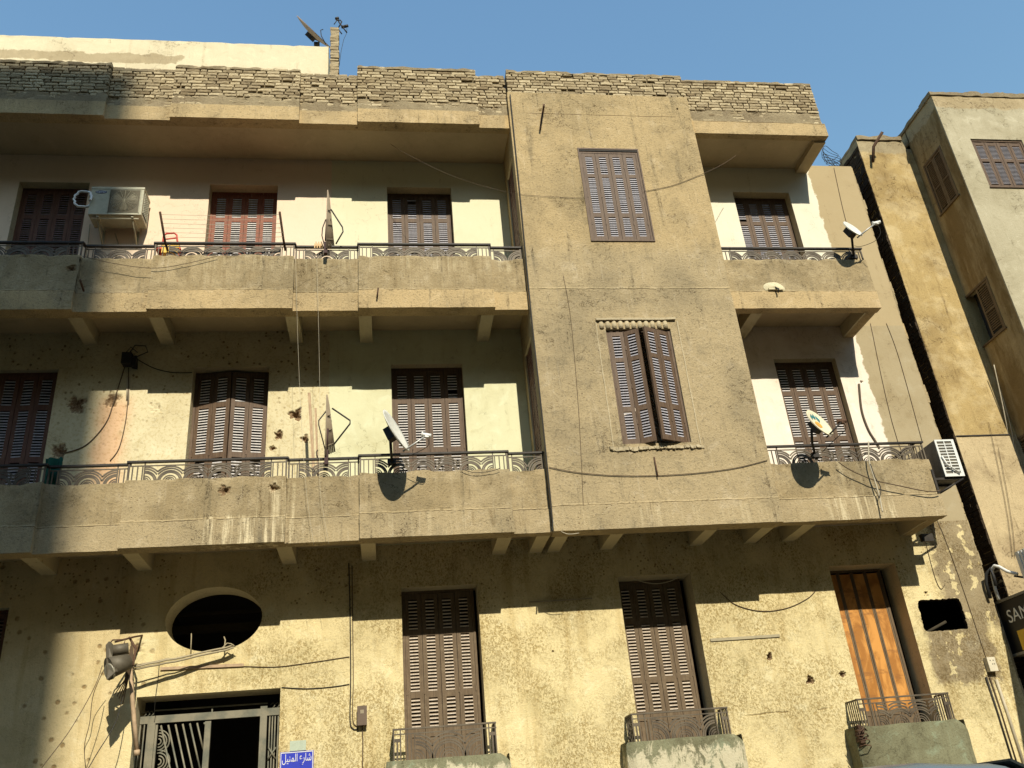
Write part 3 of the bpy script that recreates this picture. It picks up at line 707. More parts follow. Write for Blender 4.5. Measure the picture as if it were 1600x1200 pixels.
def opening(kind, x0, x1, zt, H, ypl, mats, style, label=None, rots=(0, 0, 0, 0), gap=0):
    """frame plus four leaves"""
    fr = MB(); f = .03
    fr.box(x0, x0 + f, ypl - .004, ypl + .06, zt - H, zt); fr.box(x1 - f, x1, ypl - .004, ypl + .06, zt - H, zt); fr.box(x0 + f, x1 - f, ypl - .004, ypl + .06, zt - f, zt)
    o = fr.build(kind, mats[0], APT, label)
    a, b = x0 + f, x1 - f; W = (b - a - gap) / 4; T = zt - f - .004; HH = H - f - .01
    def end(h, W_, rot, sd): r = math.radians(rot); return (h[0] + sd * W_ * math.cos(r), h[1] - W_ * math.sin(r))
    h = (a, ypl)
    leaf('shutter_leaf', o, h, W, T, HH, rots[0], mats, style, 1); h2 = end(h, W, rots[0], 1)
    leaf('shutter_leaf', o, h2, W, T - .002, HH, rots[1], mats, style, 1)
    h = (b, ypl)
    leaf('shutter_leaf', o, h, W, T, HH, rots[3], mats, style, -1); h2 = end(h, W, rots[3], -1)
    leaf('shutter_leaf', o, h2, W, T - .003, HH, rots[2], mats, style, -1)
    return o
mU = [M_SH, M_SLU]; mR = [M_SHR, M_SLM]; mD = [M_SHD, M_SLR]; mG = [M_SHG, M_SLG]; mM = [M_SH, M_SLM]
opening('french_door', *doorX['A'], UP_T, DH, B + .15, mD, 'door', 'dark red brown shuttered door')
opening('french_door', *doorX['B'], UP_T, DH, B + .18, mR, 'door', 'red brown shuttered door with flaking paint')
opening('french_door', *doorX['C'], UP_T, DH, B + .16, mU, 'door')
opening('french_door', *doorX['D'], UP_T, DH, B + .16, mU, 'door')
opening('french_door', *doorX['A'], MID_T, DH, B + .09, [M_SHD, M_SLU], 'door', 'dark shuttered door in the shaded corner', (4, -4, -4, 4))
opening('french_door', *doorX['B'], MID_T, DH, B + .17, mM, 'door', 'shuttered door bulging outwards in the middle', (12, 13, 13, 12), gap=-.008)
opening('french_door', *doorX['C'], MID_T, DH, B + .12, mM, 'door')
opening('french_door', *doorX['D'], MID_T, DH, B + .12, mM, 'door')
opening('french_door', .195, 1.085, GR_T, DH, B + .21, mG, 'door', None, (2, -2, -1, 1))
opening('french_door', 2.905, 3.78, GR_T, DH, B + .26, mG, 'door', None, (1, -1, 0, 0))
def ora():
    n = N('orange board'); f = n.noise(1, 5, .65, vec=n.map((5, 5, 2.2)), dist=.8); g = n.noise(60, 3, .6)
    c = n.mix(n.step(f, .38, .62), (.36, .15, .03), (.62, .29, .07)); c = n.mix(n.mul(n.step(n.noise(1, 5, .7, vec=n.map((3, 3, 9))), .54, .66), .7), c, (.26, .11, .03))
    return n.fin(c, .5, n.bump(n.add(f, n.mul(g, .1)), .4, .01), spec=.3)
M_ORA = ora()
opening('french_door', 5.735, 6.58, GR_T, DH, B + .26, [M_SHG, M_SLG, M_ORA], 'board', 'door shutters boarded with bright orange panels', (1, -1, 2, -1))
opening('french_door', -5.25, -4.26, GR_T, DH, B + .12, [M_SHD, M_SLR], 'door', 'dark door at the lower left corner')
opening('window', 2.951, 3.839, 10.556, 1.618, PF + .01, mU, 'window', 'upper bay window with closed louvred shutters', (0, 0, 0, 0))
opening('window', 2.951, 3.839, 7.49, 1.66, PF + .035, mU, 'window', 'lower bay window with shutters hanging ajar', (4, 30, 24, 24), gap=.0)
for zt in (UP_T, MID_T):   # narrow shutters in the flank of the bay
    fr = MB(); fr.box(1.985, 2.03, .122, .15, zt - DH, zt); fr.box(1.985, 2.03, .63, .658, zt - DH, zt); o = fr.build('side_door', M_SHD, APT)
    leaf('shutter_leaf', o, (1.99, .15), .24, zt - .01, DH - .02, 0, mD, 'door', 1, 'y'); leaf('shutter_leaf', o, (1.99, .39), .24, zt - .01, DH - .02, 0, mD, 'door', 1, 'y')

# --- balconettes under the ground floor doors
M_GRN = plaster('green washed cement', (.22, .215, .13), dark=(.13, .12, .07), light=(.29, .33, .22), patch=.8, streak=.5, grain=1.6, fine=.5,
                extra=lambda n, col, h, mulc: (n.mix(n.mul(n.step(n.add(n.noise(1, 7, .78, vec=n.map((9, 9, 5)), dist=.5), n.mul(n.band(n.z, 1.9, 2.34, .08), .15)), .56, .66), n.step(n.x, 5.0, 4.6), .9), col, (.58, .52, .36)), h))
def balconette(x0, x1, zt, zr, label):
    mb = MB(); Y0 = .56
    pts = [(x0 - .09, 1.55), (x0 - .09, zt - .12), (x0 - .05, zt), (x1 + .06, zt), (x1 + .13, zt - .10), (x1 + .15, 1.55)]
    n = 34; cols = []
    def outl(t):  # left and right edges with height
        return None
    def fn(p):
        u = (p.x - 0); z = p.z; k = max(0, (z - (zt - .12)) / .12); xl = x0 - .09 + .02 * k * k; xr = x1 + .14 - .10 * k * k
        X = xl + (xr - xl) * u; q = Vector((X, p.y, z)) * 6; edge = min(u, 1 - u)
        y = p.y + (max(0, .06 - edge) * 1.2 if p.y < .7 else 0)
        return Vector((X + mn.noise(q) * .008, y + mn.noise(q + Vector((3, 3, 3))) * .008, z + (mn.noise(q * .6) * .012 if z > zt - .01 else 0)))
    mb.grid((0, Y0 - .03, 1.55), (1, 0, 0), (0, 0, zt - 1.55), 40, 30, 0, fn)
    mb.grid((0, Y0 - .03, zt), (1, 0, 0), (0, B - Y0 + .03, 0), 40, 4, 0, fn)
    mb.grid((0, Y0 - .03, 1.55), (1, 0, 0), (0, B - Y0 + .03, 0), 20, 4, 0, fn)
    mb.grid((0, Y0 - .03, 1.55), (0, B - Y0 + .03, 0), (0, 0, zt - 1.55), 6, 30, 0, lambda p: Vector((x0 - .09 + mn.noise(p * 5) * .008, max(p.y, Y0 + .04), p.z)))
    mb.grid((0, Y0 - .03, 1.55), (0, B - Y0 + .03, 0), (0, 0, zt - 1.55), 6, 30, 0, lambda p: Vector((x1 + .13 + mn.noise(p * 5) * .008, max(p.y, Y0 + .04), p.z)))
    o = mb.build('balconette', M_GRN, APT, label)
    r = MB(); t = MB()
    t.box(x0, x1, Y0 - .012, Y0 + .014, zr - .018, zr); t.box(x0, x0 + .02, Y0 + .014, B, zr - .018, zr - .001); t.box(x1 - .02, x1, Y0 + .014, B, zr - .018, zr - .001)
    y = Y0
    for X in (x0 + .012, x1 - .012, x0 + .085, x1 - .085, x0 + .16, x1 - .16): r.box(X - .007, X + .007, y - .007, y + .007, zt - .03, zr - .018)
    for X in (x0 + .20, x0 + .24): r.box(X - .005, X + .005, y - .005, y + .005, zt - .03, zr - .065)
    r.box(x0, x1, y - .005, y + .005, zr - .066, zr - .054)
    for q in (0, 1):   # small block ornament near both ends
        X0, X1 = (x0 + .02, x0 + .078) if q == 0 else (x1 - .078, x1 - .02)
        r.box(X0, X1, y - .006, y + .006, zr - .14, zr - .105); r.box(X0 + .02, X1 - .02, y - .005, y + .005, zt - .03, zr - .14)
    fish_arcs(r, x0 + .25, x1 - .18, y, zt - .0, zr - .067, .30)
    for yy in [Y0 + .04 + .05 * k for k in range(5)]:
        r.box(x0 + .003, x0 + .013, yy, yy + .01, zt - .03, zr - .018); r.box(x1 - .013, x1 - .003, yy, yy + .01, zt - .03, zr - .018)
    t.build('railing', M_RAIL, o); r.build('rail_pattern', M_RAIL, o)
balconette(.05, 1.20, 2.44, 2.77, 'balconette with green washed cement front below the left door')
balconette(2.75, 3.91, 2.45, 2.75, 'balconette with flaking whitewash over green cement')
balconette(5.51, 6.70, 2.42, 2.73, 'balconette of green cement with a broken left corner')
# broken corner with bent rebar
mb = MB()
for k in range(30):
    z = 2.19 + random.uniform(0, .22); x = 5.47 + random.uniform(-.04, .035) * (1 - abs(z - 2.3) * 3)
    mb.box(x - random.uniform(.01, .035), x + .02, .525 + random.uniform(0, .03), .60, z, z + random.uniform(.015, .035), 0, .014)
for k in range(4): mb.tube([(5.40, .55, 2.2 + k * .06), (5.44, .47, 2.22 + k * .05), (5.50, .45 + .02 * k, 2.20 + k * .07), (5.54, .53, 2.19 + k * .06)], .006, 5, 1)
mb.build('rebar', [simple('broken dark masonry', (.07, .04, .025), .95, bump=.8), M_RUST], APT)

# --- entrance gate
gy = B + .20
gt = MB(); gt.box(-2.745, -1.215, gy - .02, gy + .02, 3.065, 3.145); gt.box(-2.66, -2.575, gy - .025, gy + .02, .12, 3.064); gt.box(-1.435, -1.36, gy - .025, gy + .02, .12, 3.17)
gt.box(-2.745, -2.73, gy - .012, gy + .012, .12, 3.064); gt.box(-2.70, -2.688, gy - .012, gy + .012, .12, 3.064)
for X in (-1.33, -1.30, -1.27, -1.235): gt.box(X - .007, X + .007, gy - .008, gy + .008, .12, 3.064)
gt.box(-2.60, -1.36, gy - .008, gy + .008, 3.195, 3.21); gt.box(-1.98, -1.965, gy - .008, gy + .008, 3.145, 3.195)
for X in (-2.72, -2.68, -2.64, -1.31, -1.26): gt.tube([(X, gy, 3.14), (X + .03, gy, 3.17), (X + .01, gy, 3.205), (X - .02, gy, 3.18)], .006, 5)
gt.tube([(-1.33, gy - .02, 2.6), (-1.25, gy - .02, 2.72)], .01, 5); gt.tube([(-1.25, gy - .02, 2.6), (-1.33, gy - .02, 2.72)], .01, 5)
gate = gt.build('entrance_gate', M_GATE, APT, 'grey green iron entrance gate with one leaf open')
lf = MB(); y = gy + .005
lf.box(-2.04, -1.975, y - .02, y + .02, .14, 3.05)
lf.box(-2.574, -2.55, y - .015, y + .015, .14, 3.05)
for k in range(12):
    x0_ = -2.52 + k * .078; z0_ = 3.04
    L = 1.3; dx = L * .30; x1_ = x0_ + dx; z1_ = z0_ - L
    if x1_ > -2.045: t_ = (-2.045 - x0_) / dx; x1_, z1_ = -2.045, z0_ - L * t_
    if x0_ < -2.05: lf.tube([(x0_, y, z0_), (x1_, y, z1_)], .011, 6)
for k in range(1, 5):
    z0_ = 3.04 - k * .26; x0_ = -2.545
    lf.tube([(x0_ + .02 * k, y, z0_ - .1), (x0_ + .02 * k + .33, y, z0_ - 1.2)], .011, 6) if k > 9 else None
for cz, cx in ((2.87, -2.535), (2.66, -2.515), (2.45, -2.50)):
    for rr in (.03, .06, .09, .12):
        pts = [(cx + rr * math.cos(a), y + .004, cz + rr * math.sin(a)) for a in [PI * (-.5 + q / 14) for q in range(15)]]
        lf.tube(pts, .009, 5)
lf.build('gate_leaf', M_GATE, gate)

# ================================================================== RIGHT NEIGHBOURS
YB = thing('yellow_building', 'narrow yellow plastered building behind the dark gap with ragged brick flank', 'building', (8.6, B, 0))
def yz(n, base):
    c = n.mix(n.step(n.noise(2.2, 6, .65), .45, .65), (.44, .32, .14), (.54, .42, .22))
    c = n.mix(n.step(n.add(n.z, n.mul(n.noise(9, 3, .6), .05)), 6.24, 6.22), c, (.52, .41, .24))
    return n.mix(n.mul(n.step(n.add(n.z, n.mul(n.noise(4, 5, .7), .3)), 11.62, 11.7)), c, (.40, .33, .20))
M_YEL_P = plaster('yellow plaster', (.60, .42, .18), dark=(.36, .24, .10), patch=.8, streak=.9, grain=1.4, fine=.5, crack=.9, zones=yz)
mb = MB(); mb.rbox(8.15, 9.02, B + .02, 5, 0, 6.2, .12, .006); mb.rbox(8.15, 9.02, B + .025, 5, 6.215, 11.78, .12, .006, 0, .03)
mb.rbox(9.02, 9.6, B + .02, 5, 0, 11.6, .3, .004)
mb.build('wall', M_YEL_P, YB)
mb = MB(); mb.box(8.16, 9.0, B + .006, B + .03, 6.2, 6.214); mb.build('joint', M_PIT, YB)
mb = MB(); z = 0
M_DB = plaster('near black brick', (.06, .042, .026), patch=.6, grain=2)  # near black brown tone for the flank bricks
while z < 11.6:   # ragged flank
    yy = B + .03
    while yy < 3.0:
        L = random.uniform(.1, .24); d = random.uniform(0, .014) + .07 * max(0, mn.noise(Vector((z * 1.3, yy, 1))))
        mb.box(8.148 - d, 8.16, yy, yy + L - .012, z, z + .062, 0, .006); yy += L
    z += .072
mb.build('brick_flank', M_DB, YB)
mb = MB(); mb.rbox(8.16, 9.0, B + .0, 1.5, 11.78, 11.86, .04, .02, 0, .04); mb.build('roof_edge', M_MORT, YB)

GB = thing('grey_building', 'grey plastered building at the right edge with brown shutters', 'building', (10, 0, 0))
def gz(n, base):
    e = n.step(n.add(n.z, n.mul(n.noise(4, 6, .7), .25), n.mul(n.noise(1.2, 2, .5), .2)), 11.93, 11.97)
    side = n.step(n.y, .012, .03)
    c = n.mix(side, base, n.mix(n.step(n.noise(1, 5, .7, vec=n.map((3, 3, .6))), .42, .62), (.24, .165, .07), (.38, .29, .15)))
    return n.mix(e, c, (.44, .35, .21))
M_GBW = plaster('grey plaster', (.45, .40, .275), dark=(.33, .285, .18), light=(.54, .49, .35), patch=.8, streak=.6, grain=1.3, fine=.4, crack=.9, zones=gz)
# front wall with windows; slightly splayed flank
gx0 = 9.12
mb = MB()
gh = [(9.50, 10.42, 10.06, 11.05, .1), (9.9, 10.8, 7.6, 8.6, .1), (9.9, 10.8, 4.4, 5.6, .1)]
wall(mb, gx0 - .01, 14, 0, 12.0, 0.0, gh)
sw_ = [(.22, .74, 10.08, 11.10), (.30, .95, 7.68, 8.58), (.35, 1.0, 4.9, 6.15)]
def fl(y): return gx0 - .0 + y * .0
ys = sorted({0.0, B + .02} | {min(q, B + .02) for h in sw_ for q in h[:2]}); zs = sorted({0., 12.0} | {q for h in sw_ for q in h[2:]})
for a, b in zip(ys, ys[1:]):
    for c, d in zip(zs, zs[1:]):
        if any(h[0] <= (a + b) / 2 <= h[1] and h[2] <= (c + d) / 2 <= h[3] for h in sw_): continue
        mb.quad((gx0 - .01, a, c), (gx0 - .01, b, c), (gx0 - .01, b, d), (gx0 - .01, a, d))
for h in sw_:
    for yy in h[:2]: mb.quad((gx0 - .01, yy, h[2]), (gx0 + .12, yy, h[2]), (gx0 + .12, yy, h[3]), (gx0 - .01, yy, h[3]), 1)
    for zz in h[2:]: mb.quad((gx0 - .01, h[0], zz), (gx0 + .12, h[0], zz), (gx0 + .12, h[1], zz), (gx0 - .01, h[1], zz), 1)
mb.quad((gx0 - .01, 0, 12), (14, 0, 12), (14, 5, 12), (gx0 - .01, 5, 12)); mb.quad((14, 0, 0), (14, 5, 0), (14, 5, 12), (14, 0, 12)); mb.quad((gx0 - .01, B, 11.7), (gx0 - .01, 5, 11.7), (gx0 - .01, 5, 12), (gx0 - .01, B, 12))
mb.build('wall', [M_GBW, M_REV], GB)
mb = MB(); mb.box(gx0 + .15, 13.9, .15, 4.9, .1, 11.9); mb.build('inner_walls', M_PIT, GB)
mb = MB(); mb.rbox(gx0 - .03, 13.9, -.02, .35, 11.98, 12.06, .05, .02, 0, .04); mb.rbox(gx0 - .03, gx0 + .2, .35, 3.0, 11.98, 12.04, .05, .02, 0, .04); mb.build('roof_edge', M_MORT, GB)
def gwin(x0, x1, zt, H, n=4):
    fr = MB(); fr.box(x0, x1, .02, .06, zt - .035, zt); fr.box(x0, x0 + .03, .02, .06, zt - H, zt - .035); fr.box(x1 - .03, x1, .02, .06, zt - H, zt - .035); fr.box(x0 - .01, x1 + .01, -.02, .06, zt - H - .02, zt - H)
    o = fr.build('window', M_SH, GB); W = (x1 - x0 - .06) / n
    for k in range(n):
        mb2 = MB(); a = x0 + .03 + k * W
        mb2.box(a + .003, a + .045, .03, .055, zt - H, zt - .036); mb2.box(a + W - .045, a + W - .003, .03, .055, zt - H, zt - .036)
        for zz in (zt - .08, zt - H * .42, zt - H + .04): mb2.box(a + .045, a + W - .045, .03, .055, zz - .03, zz + .03)
        z = zt - .12
        while z > zt - H + .09:
            if abs(z - (zt - H * .42)) > .04: mb2.hexa([(a + .044, .031, z - .02), (a + W - .044, .031, z - .02), (a + W - .044, .052, z - .006), (a + .044, .052, z - .006), (a + .044, .03, z - .014), (a + W - .044, .03, z - .014), (a + W - .044, .051, z), (a + .044, .051, z)], 1)
            z -= .027
        mb2.build('shutter_leaf', mU, o)
gwin(9.50, 10.42, 11.05, .99); gwin(9.9, 10.8, 8.6, 1.0); gwin(9.9, 10.8, 5.6, 1.2)
def swin(y0, y1, z0, z1, opened=False, lab=None):
    X = gx0 - .004
    fr = MB(); fr.box(X - .012, X + .03, y0, y0 + .03, z0, z1); fr.box(X - .012, X + .03, y1 - .03, y1, z0, z1); fr.box(X - .012, X + .03, y0 + .03, y1 - .03, z1 - .03, z1); fr.box(X - .03, X + .03, y0 - .02, y1 + .02, z0 - .02, z0)
    o = fr.build('window', M_SHG, GB, lab); W = (y1 - y0 - .06) / 2
    for k in range(2):
        if opened and k == 1:
            m2 = MB(); m2.box(X - .05, X - .02, y1 - .02, y1 + .015, z0, z1 - .02); m2.box(X - .06, X - .045, y1 - .03, y1 + .01, z0 + .02, z1 - .06, 1); m2.build('shutter_leaf', [M_SHG, M_WHITE], o); continue
        m2 = MB(); a = y0 + .03 + k * W
        m2.box(X, X + .02, a + .003, a + .04, z0, z1 - .03); m2.box(X, X + .02, a + W - .04, a + W - .003, z0, z1 - .03)
        for zz in (z0 + .03, z0 + (z1 - z0) * .45, z1 - .05): m2.box(X, X + .02, a + .04, a + W - .04, zz - .018, zz + .018)
        z = z1 - .1
        while z > z0 + .09:
            m2.box(X, X + .016, a + .038, a + W - .038, z - .014, z); z -= .036
        m2.build('shutter_leaf', [M_SHG], o)
swin(*sw_[0]); swin(*sw_[1], True, 'side window with one shutter folded open'); swin(*sw_[2])

# ================================================================== ROOFTOP
def rz_(n, base):
    p = n.mul(n.band(n.add(n.z, n.mul(n.noise(3, 6, .7), .3)), 13.86, 14.06, .012), n.step(n.add(n.x, n.mul(n.noise(2.5, 4, .6), .8)), -2.85, -2.9))
    q = n.mul(n.band(n.add(n.z, n.mul(n.noise(9, 4, .7), .12)), 13.76, 13.88, .01), n.band(n.add(n.x, n.mul(n.noise(6, 4, .6), .2)), -4.6, -3.6, .02))
    return n.mix(n.M('MAXIMUM', p, q), base, (.42, .34, .21))
M_RH = plaster('pale roof house plaster', (.66, .575, .39), dark=(.52, .44, .28), patch=.6, streak=.6, grain=1, fine=.25, crack=.8, zones=rz_)
RH = thing('rooftop_house', 'pale cream plastered house on the roof behind the brick parapet', 'building', (-5, 1.5, 11.3))
mb = MB(); mb.rbox(-9, -.825, 1.5, 5.5, 11.3, 14.235, .1, .006, 0, .02); mb.build('wall', M_RH, RH)
mb = MB(); mb.rbox(-9.0, -.823, 1.503, 5.5, 14.235, 14.25, .1, .004, 0, .012); mb.build('roof', M_RH, RH)
mb = MB(); z = 11.3
while z < 14.48:
    hh = .068; w_ = random.uniform(-.008, .008)
    mb.box(-.775 + w_, -.635 + w_, 1.28, 1.44, z, z + hh - (.012 if z > 13.6 else .004), 0, .008)
    mb.box(-.76, -.65, 1.295, 1.43, z + hh - .014, z + hh, 1)
    z += hh
for k in range(len(mb.v)): mb.tone[k] = .3 + .3 * random.random()
tag(mb.build('brick_pillar', [M_BRICK, M_MORT]), 'slim rough brick pillar standing on the roof beside the pale house', 'pillar')

# ---- satellite dishes
def dish(name, label, c, nrm, R_d, feed, mount, group='satellite dishes', back=M_DISHB, face=M_DISH, logo=False, armc=M_GALV, upv=(0, 0, 1), lnb=True):
    c, nrm, feed = Vector(c), Vector(nrm).normalized(), Vector(feed); t = thing(name, label, 'satellite dish', mount[-1], group)
    a = Vector(upv).cross(nrm).normalized(); b = nrm.cross(a).normalized()
    mb = MB(); nr, na = 8, 36; idx = []
    for side in (0, 1):
        rings = []
        for i in range(nr + 1):
            r = R_d * i / nr; dpt = -.16 * R_d * (1 - (i / nr) ** 2) - side * .012; row = []
            for j in range(na):
                th = 2 * PI * j / na; mb.v.append(c + a * r * math.cos(th) * .93 + b * r * math.sin(th) + nrm * dpt); row.append(len(mb.v) - 1)
            rings.append(row)
        for i in range(nr):
            for j in range(na): mb.f.append((rings[i][j], rings[i][(j + 1) % na], rings[i + 1][(j + 1) % na], rings[i + 1][j])); mb.mi.append(side); mb.sm.append(True)
        idx.append(rings[-1])
    for j in range(na): mb.f.append((idx[0][j], idx[0][(j + 1) % na], idx[1][(j + 1) % na], idx[1][j])); mb.mi.append(0); mb.sm.append(False)
    rf = mb.build('reflector', [face, back], t)
    if logo:
        lg = MB(); lm = [simple('logo orange', (.75, .33, .05), .5), simple('logo teal', (.03, .19, .20), .5)]
        def blob(u0, v0, pts, mi):
            pp = []
            for u, v in pts:
                U, V = (u0 + u) * R_d, (v0 + v) * R_d; r = math.hypot(U, V) / R_d; pp.append(c + a * U * .93 + b * V + nrm * (-.16 * R_d * (1 - r * r) + .004))
            lg.prism(pp, nrm * .001, mi)
        blob(0, -.05, [(.30 * math.cos(q), .26 * math.sin(q)) for q in [2 * PI * k / 14 for k in range(14)]], 0)
        blob(0, .05, [(-.12, .45), (-.36, .18), (-.44, .42), (-.25, .66)], 1)
        blob(0, .05, [(.0, .70), (-.16, .48), (.02, .28), (.16, .5)], 1)
        blob(0, .05, [(.25, .62), (.18, .42), (.34, .12), (.46, .34)], 1)
        lg.build('logo', lm, rf)
    if lnb:
        st = c - b * R_d; ar = MB(); ar.tube([st - nrm * .05, st + (feed - st) * .5, feed], .011, 6); ar.build('arm', armc, t)
        ln = MB(); d = (c - feed).normalized(); ln.tube([feed - d * .05, feed - d * .01, feed + d * .035, feed + d * .05], .024, 10); ln.tube([feed + d * .05, feed + d * .062], .033, 10); ln.box(feed.x - .02, feed.x + .02, feed.y - .02, feed.y + .02, feed.z - .03, feed.z + .01); ln.build('receiver', M_WHITE if not logo else M_RUST, t)
    bk = MB(); bc = c - nrm * (.16 * R_d + .02)
    bk.obox(bc - nrm * .03, a * .05, b * .08, nrm * .04); bk.tube([bc - nrm * .04, mount[0]], .016, 6)
    bk.tube([Vector(p) for p in mount], .017, 8)
    bk.box(mount[-1][0] - .05, mount[-1][0] + .05, mount[-1][1] - .03, mount[-1][1] + .04, mount[-1][2] - .03, mount[-1][2] + .03)
    bk.build('mount', M_IRON, t); return t
d1 = py(620, 672, -.5); d1b = py(607, 672, -.48); f1 = py(667, 680, -.52)
dish('satellite_dish', 'white satellite dish seen nearly edge on, clamped to the lower left railing', d1, (.85, -.36, .40), .285, f1,
     [py(610, 688, -.42), py(611, 704, -.35), py(612, 716, -.1), py(612, 722, -.03)])
d2 = py(1281, 660, -.5); f2 = py(1316, 658, -.56)
dish('satellite_dish', 'cream satellite dish with orange and teal emblem on the lower right railing', d2, (.47, -.80, .38), .215, f2,
     [py(1268, 672, -.40), py(1269, 692, -.3), py(1272, 704, 0), py(1273, 712, .05)], logo=True, armc=M_IRON, face=simple('cream dish paint', (.70, .62, .42), .45, var=.1))
d3 = py(1333, 357, -.3); f3 = py(1370, 348, -.38)
dish('satellite_dish', 'white satellite dish at the end of the upper right railing', d3, (.38, -.84, .38), .17, f3,
     [py(1331, 372, -.18), py(1333, 392, -.05), py(1334, 402, .04)])
d4 = py(493, 50, 1.7)
rc = (py(471, 29, 1.7), py(512, 71, 1.7)); ax = (rc[0] - rc[1])
dish('satellite_dish', 'large dusty satellite dish on the rooftop seen from its edge', (rc[0] + rc[1]) / 2, (.70, -.55, .55), ax.length / 2, py(503, 50, 1.5), [py(500, 64, 1.9), py(495, 69, 2.0)],
     face=simple('dusty dish', (.38, .27, .18), .7), back=simple('dish back', (.30, .22, .15), .7), upv=ax, lnb=False)
mb = MB(); q = [py(502, 46, 1.55), py(505, 46.5, 1.55)]; mb.tube([py(509, 69, 1.6), py(502, 56, 1.55), py(501, 47, 1.55), py(505, 46, 1.55)], .008, 5)
tag(mb.build('metal_hook', M_IRON), 'thin bent metal hook sticking up beside the rooftop dish', 'hook')
mb = MB()   # antenna / lnb bracket on top of the pillar
P = lambda x, y: py(x, y, 1.35)
for pts, r in (([(522, 38), (527, 31)], .008), ([(529, 43), (534, 34), (531, 31)], .011), ([(524, 29), (530, 33)], .014), ([(529, 34), (542, 51)], .011), ([(529, 46), (534, 53)], .010), ([(535, 43), (541, 40)], .02)):
    mb.tube([P(*p) for p in pts], r, 6)
for x, y in ((526.5, 29), (536, 42), (541, 41)): c = P(x, y); mb.tube([c - Vector((.025, 0, .01)), c + Vector((.03, 0, .015))], .026, 8)
tag(mb.build('antenna', M_IRON), 'small tangled antenna bracket on top of the brick pillar', 'antenna')
mb = MB(); mb.tube([P(542, 44), P(542, 51), P(537, 62), P(533, 80), P(530, 103)], .004, 5); tag(mb.build('cable', M_CABLE), 'thin cable hanging from the rooftop antenna against the sky', 'cable')
# barbed wire coil on the lower roof at the right end
mb = MB()
for k in range(9):
    c = py(1296 + k * 2.5, 240 + k * 2.6, .9); pts = [c + Vector((.14 * math.cos(a + k), .05 * math.sin(a * 2 + k) + .02 * k, .15 * math.sin(a + k * .6))) for a in [2 * PI * q / 16 for q in range(17)]]
    mb.tube(pts, .0045, 4)
tag(mb.build('barbed_wire', M_CABLE), 'loose coil of barbed wire at the top right corner of the roof', 'wire')

# ================================================================== AIR CONDITIONERS
A = thing('air_conditioner', 'weathered beige air conditioner on wall brackets between the two left upper doors', 'air conditioner', (-3.6, .55, 9.75), 'air conditioner units')
x0, x1, y0, y1, z0, z1 = -3.97, -3.27, .46, .78, 9.72, 10.19
mb = MB(); mb.rbox(x0, x1, y0, y1, z0, z1, .1, .001)
mb.box(x0 - .006, x1 + .006, y0 - .006, y1 + .004, z1 - .03, z1 + .006)
for k in range(9): mb.box(x1 + .0, x1 + .008, y0 + .05, y1 - .05, z0 + .06 + k * .042, z0 + .068 + k * .042, 1)
for k in range(6): mb.box(x1 + .001, x1 + .010, y0 + .05 + k * .043, y0 + .056 + k * .043, z0 + .06, z1 - .06, 0)
mb.box(x1 + .0005, x1 + .002, y0 + .045, y1 - .045, z0 + .05, z1 - .05, 1)
mb.build('casing', [M_ACB, M_DK], A)
gm = MB(); cx, cz = x0 + .455, (z0 + z1) / 2 + .0; gm.box(cx - .205, cx + .205, y0 - .004, y0 - .0008, z0 + .03, z1 - .045, 0)
for rr in [.03 + .0165 * k for k in range(10)]:
    gm.tube([(cx + rr * math.cos(a), y0 - .010, cz + rr * math.sin(a)) for a in [2 * PI * q / 28 for q in range(29)]], .0022, 4, 1, False)
for k in range(8): a = PI * k / 8; gm.tube([(cx - .18 * math.cos(a), y0 - .012, cz - .18 * math.sin(a)), (cx + .18 * math.cos(a), y0 - .012, cz + .18 * math.sin(a))], .0025, 4, 1)
for q in ((cx - .21, cx - .203), (cx + .203, cx + .21)): gm.box(q[0], q[1], y0 - .014, y0, z0 + .025, z1 - .04, 2)
gm.build('fan_grille', [simple('dusty fan well', (.13, .11, .07), .8), simple('grille wire', (.42, .38, .26), .5), M_ACB], A)
fm = MB()
for k in range(3):
    a = 2 * PI * k / 3 + .5; fm.prism([(cx, y0 - .0045, cz), (cx + .15 * math.cos(a - .35), y0 - .0045, cz + .15 * math.sin(a - .35)), (cx + .17 * math.cos(a), y0 - .0045, cz + .17 * math.sin(a)), (cx + .15 * math.cos(a + .4), y0 - .0045, cz + .15 * math.sin(a + .4))], (0, -.003, 0))
fm.build('fan', simple('dusty fan blade', (.24, .21, .14), .7), A)
def text_mesh(body, size, mat, name, parent, origin, ux, uz, extr=.001, align='CENTER', fit=None):
    cu = bpy.data.curves.new(name, 'FONT'); cu.body = body; cu.size = size; cu.extrude = extr; cu.align_x = align; cu.align_y = 'CENTER'
    to = bpy.data.objects.new(name, cu); COL.objects.link(to); dg = bpy.context.evaluated_depsgraph_get(); dg.update()
    me = bpy.data.meshes.new_from_object(to.evaluated_get(dg)); COL.objects.unlink(to); bpy.data.objects.remove(to)
    if fit:
        xs_ = [v.co.x for v in me.vertices]; ys_ = [v.co.y for v in me.vertices]; cx_, cy_ = (max(xs_) + min(xs_)) / 2, (max(ys_) + min(ys_)) / 2; kx, ky = fit[0] / (max(xs_) - min(xs_)), fit[1] / (max(ys_) - min(ys_))
        for v in me.vertices: v.co.x = (v.co.x - cx_) * kx; v.co.y = (v.co.y - cy_) * ky
    ux, uz = Vector(ux).normalized(), Vector(uz).normalized(); un = ux.cross(uz); org = parent_loc(parent); o_ = Vector(origin)
    for v in me.vertices: q = o_ + ux * v.co.x + uz * v.co.y + un * v.co.z; v.co = q - org
    me.materials.clear(); me.materials.append(mat)
    o = bpy.data.objects.new(name, me); COL.objects.link(o); o.parent = parent; return o
bm_ = MB(); bx, bz = x0 + .13, z1 - .085
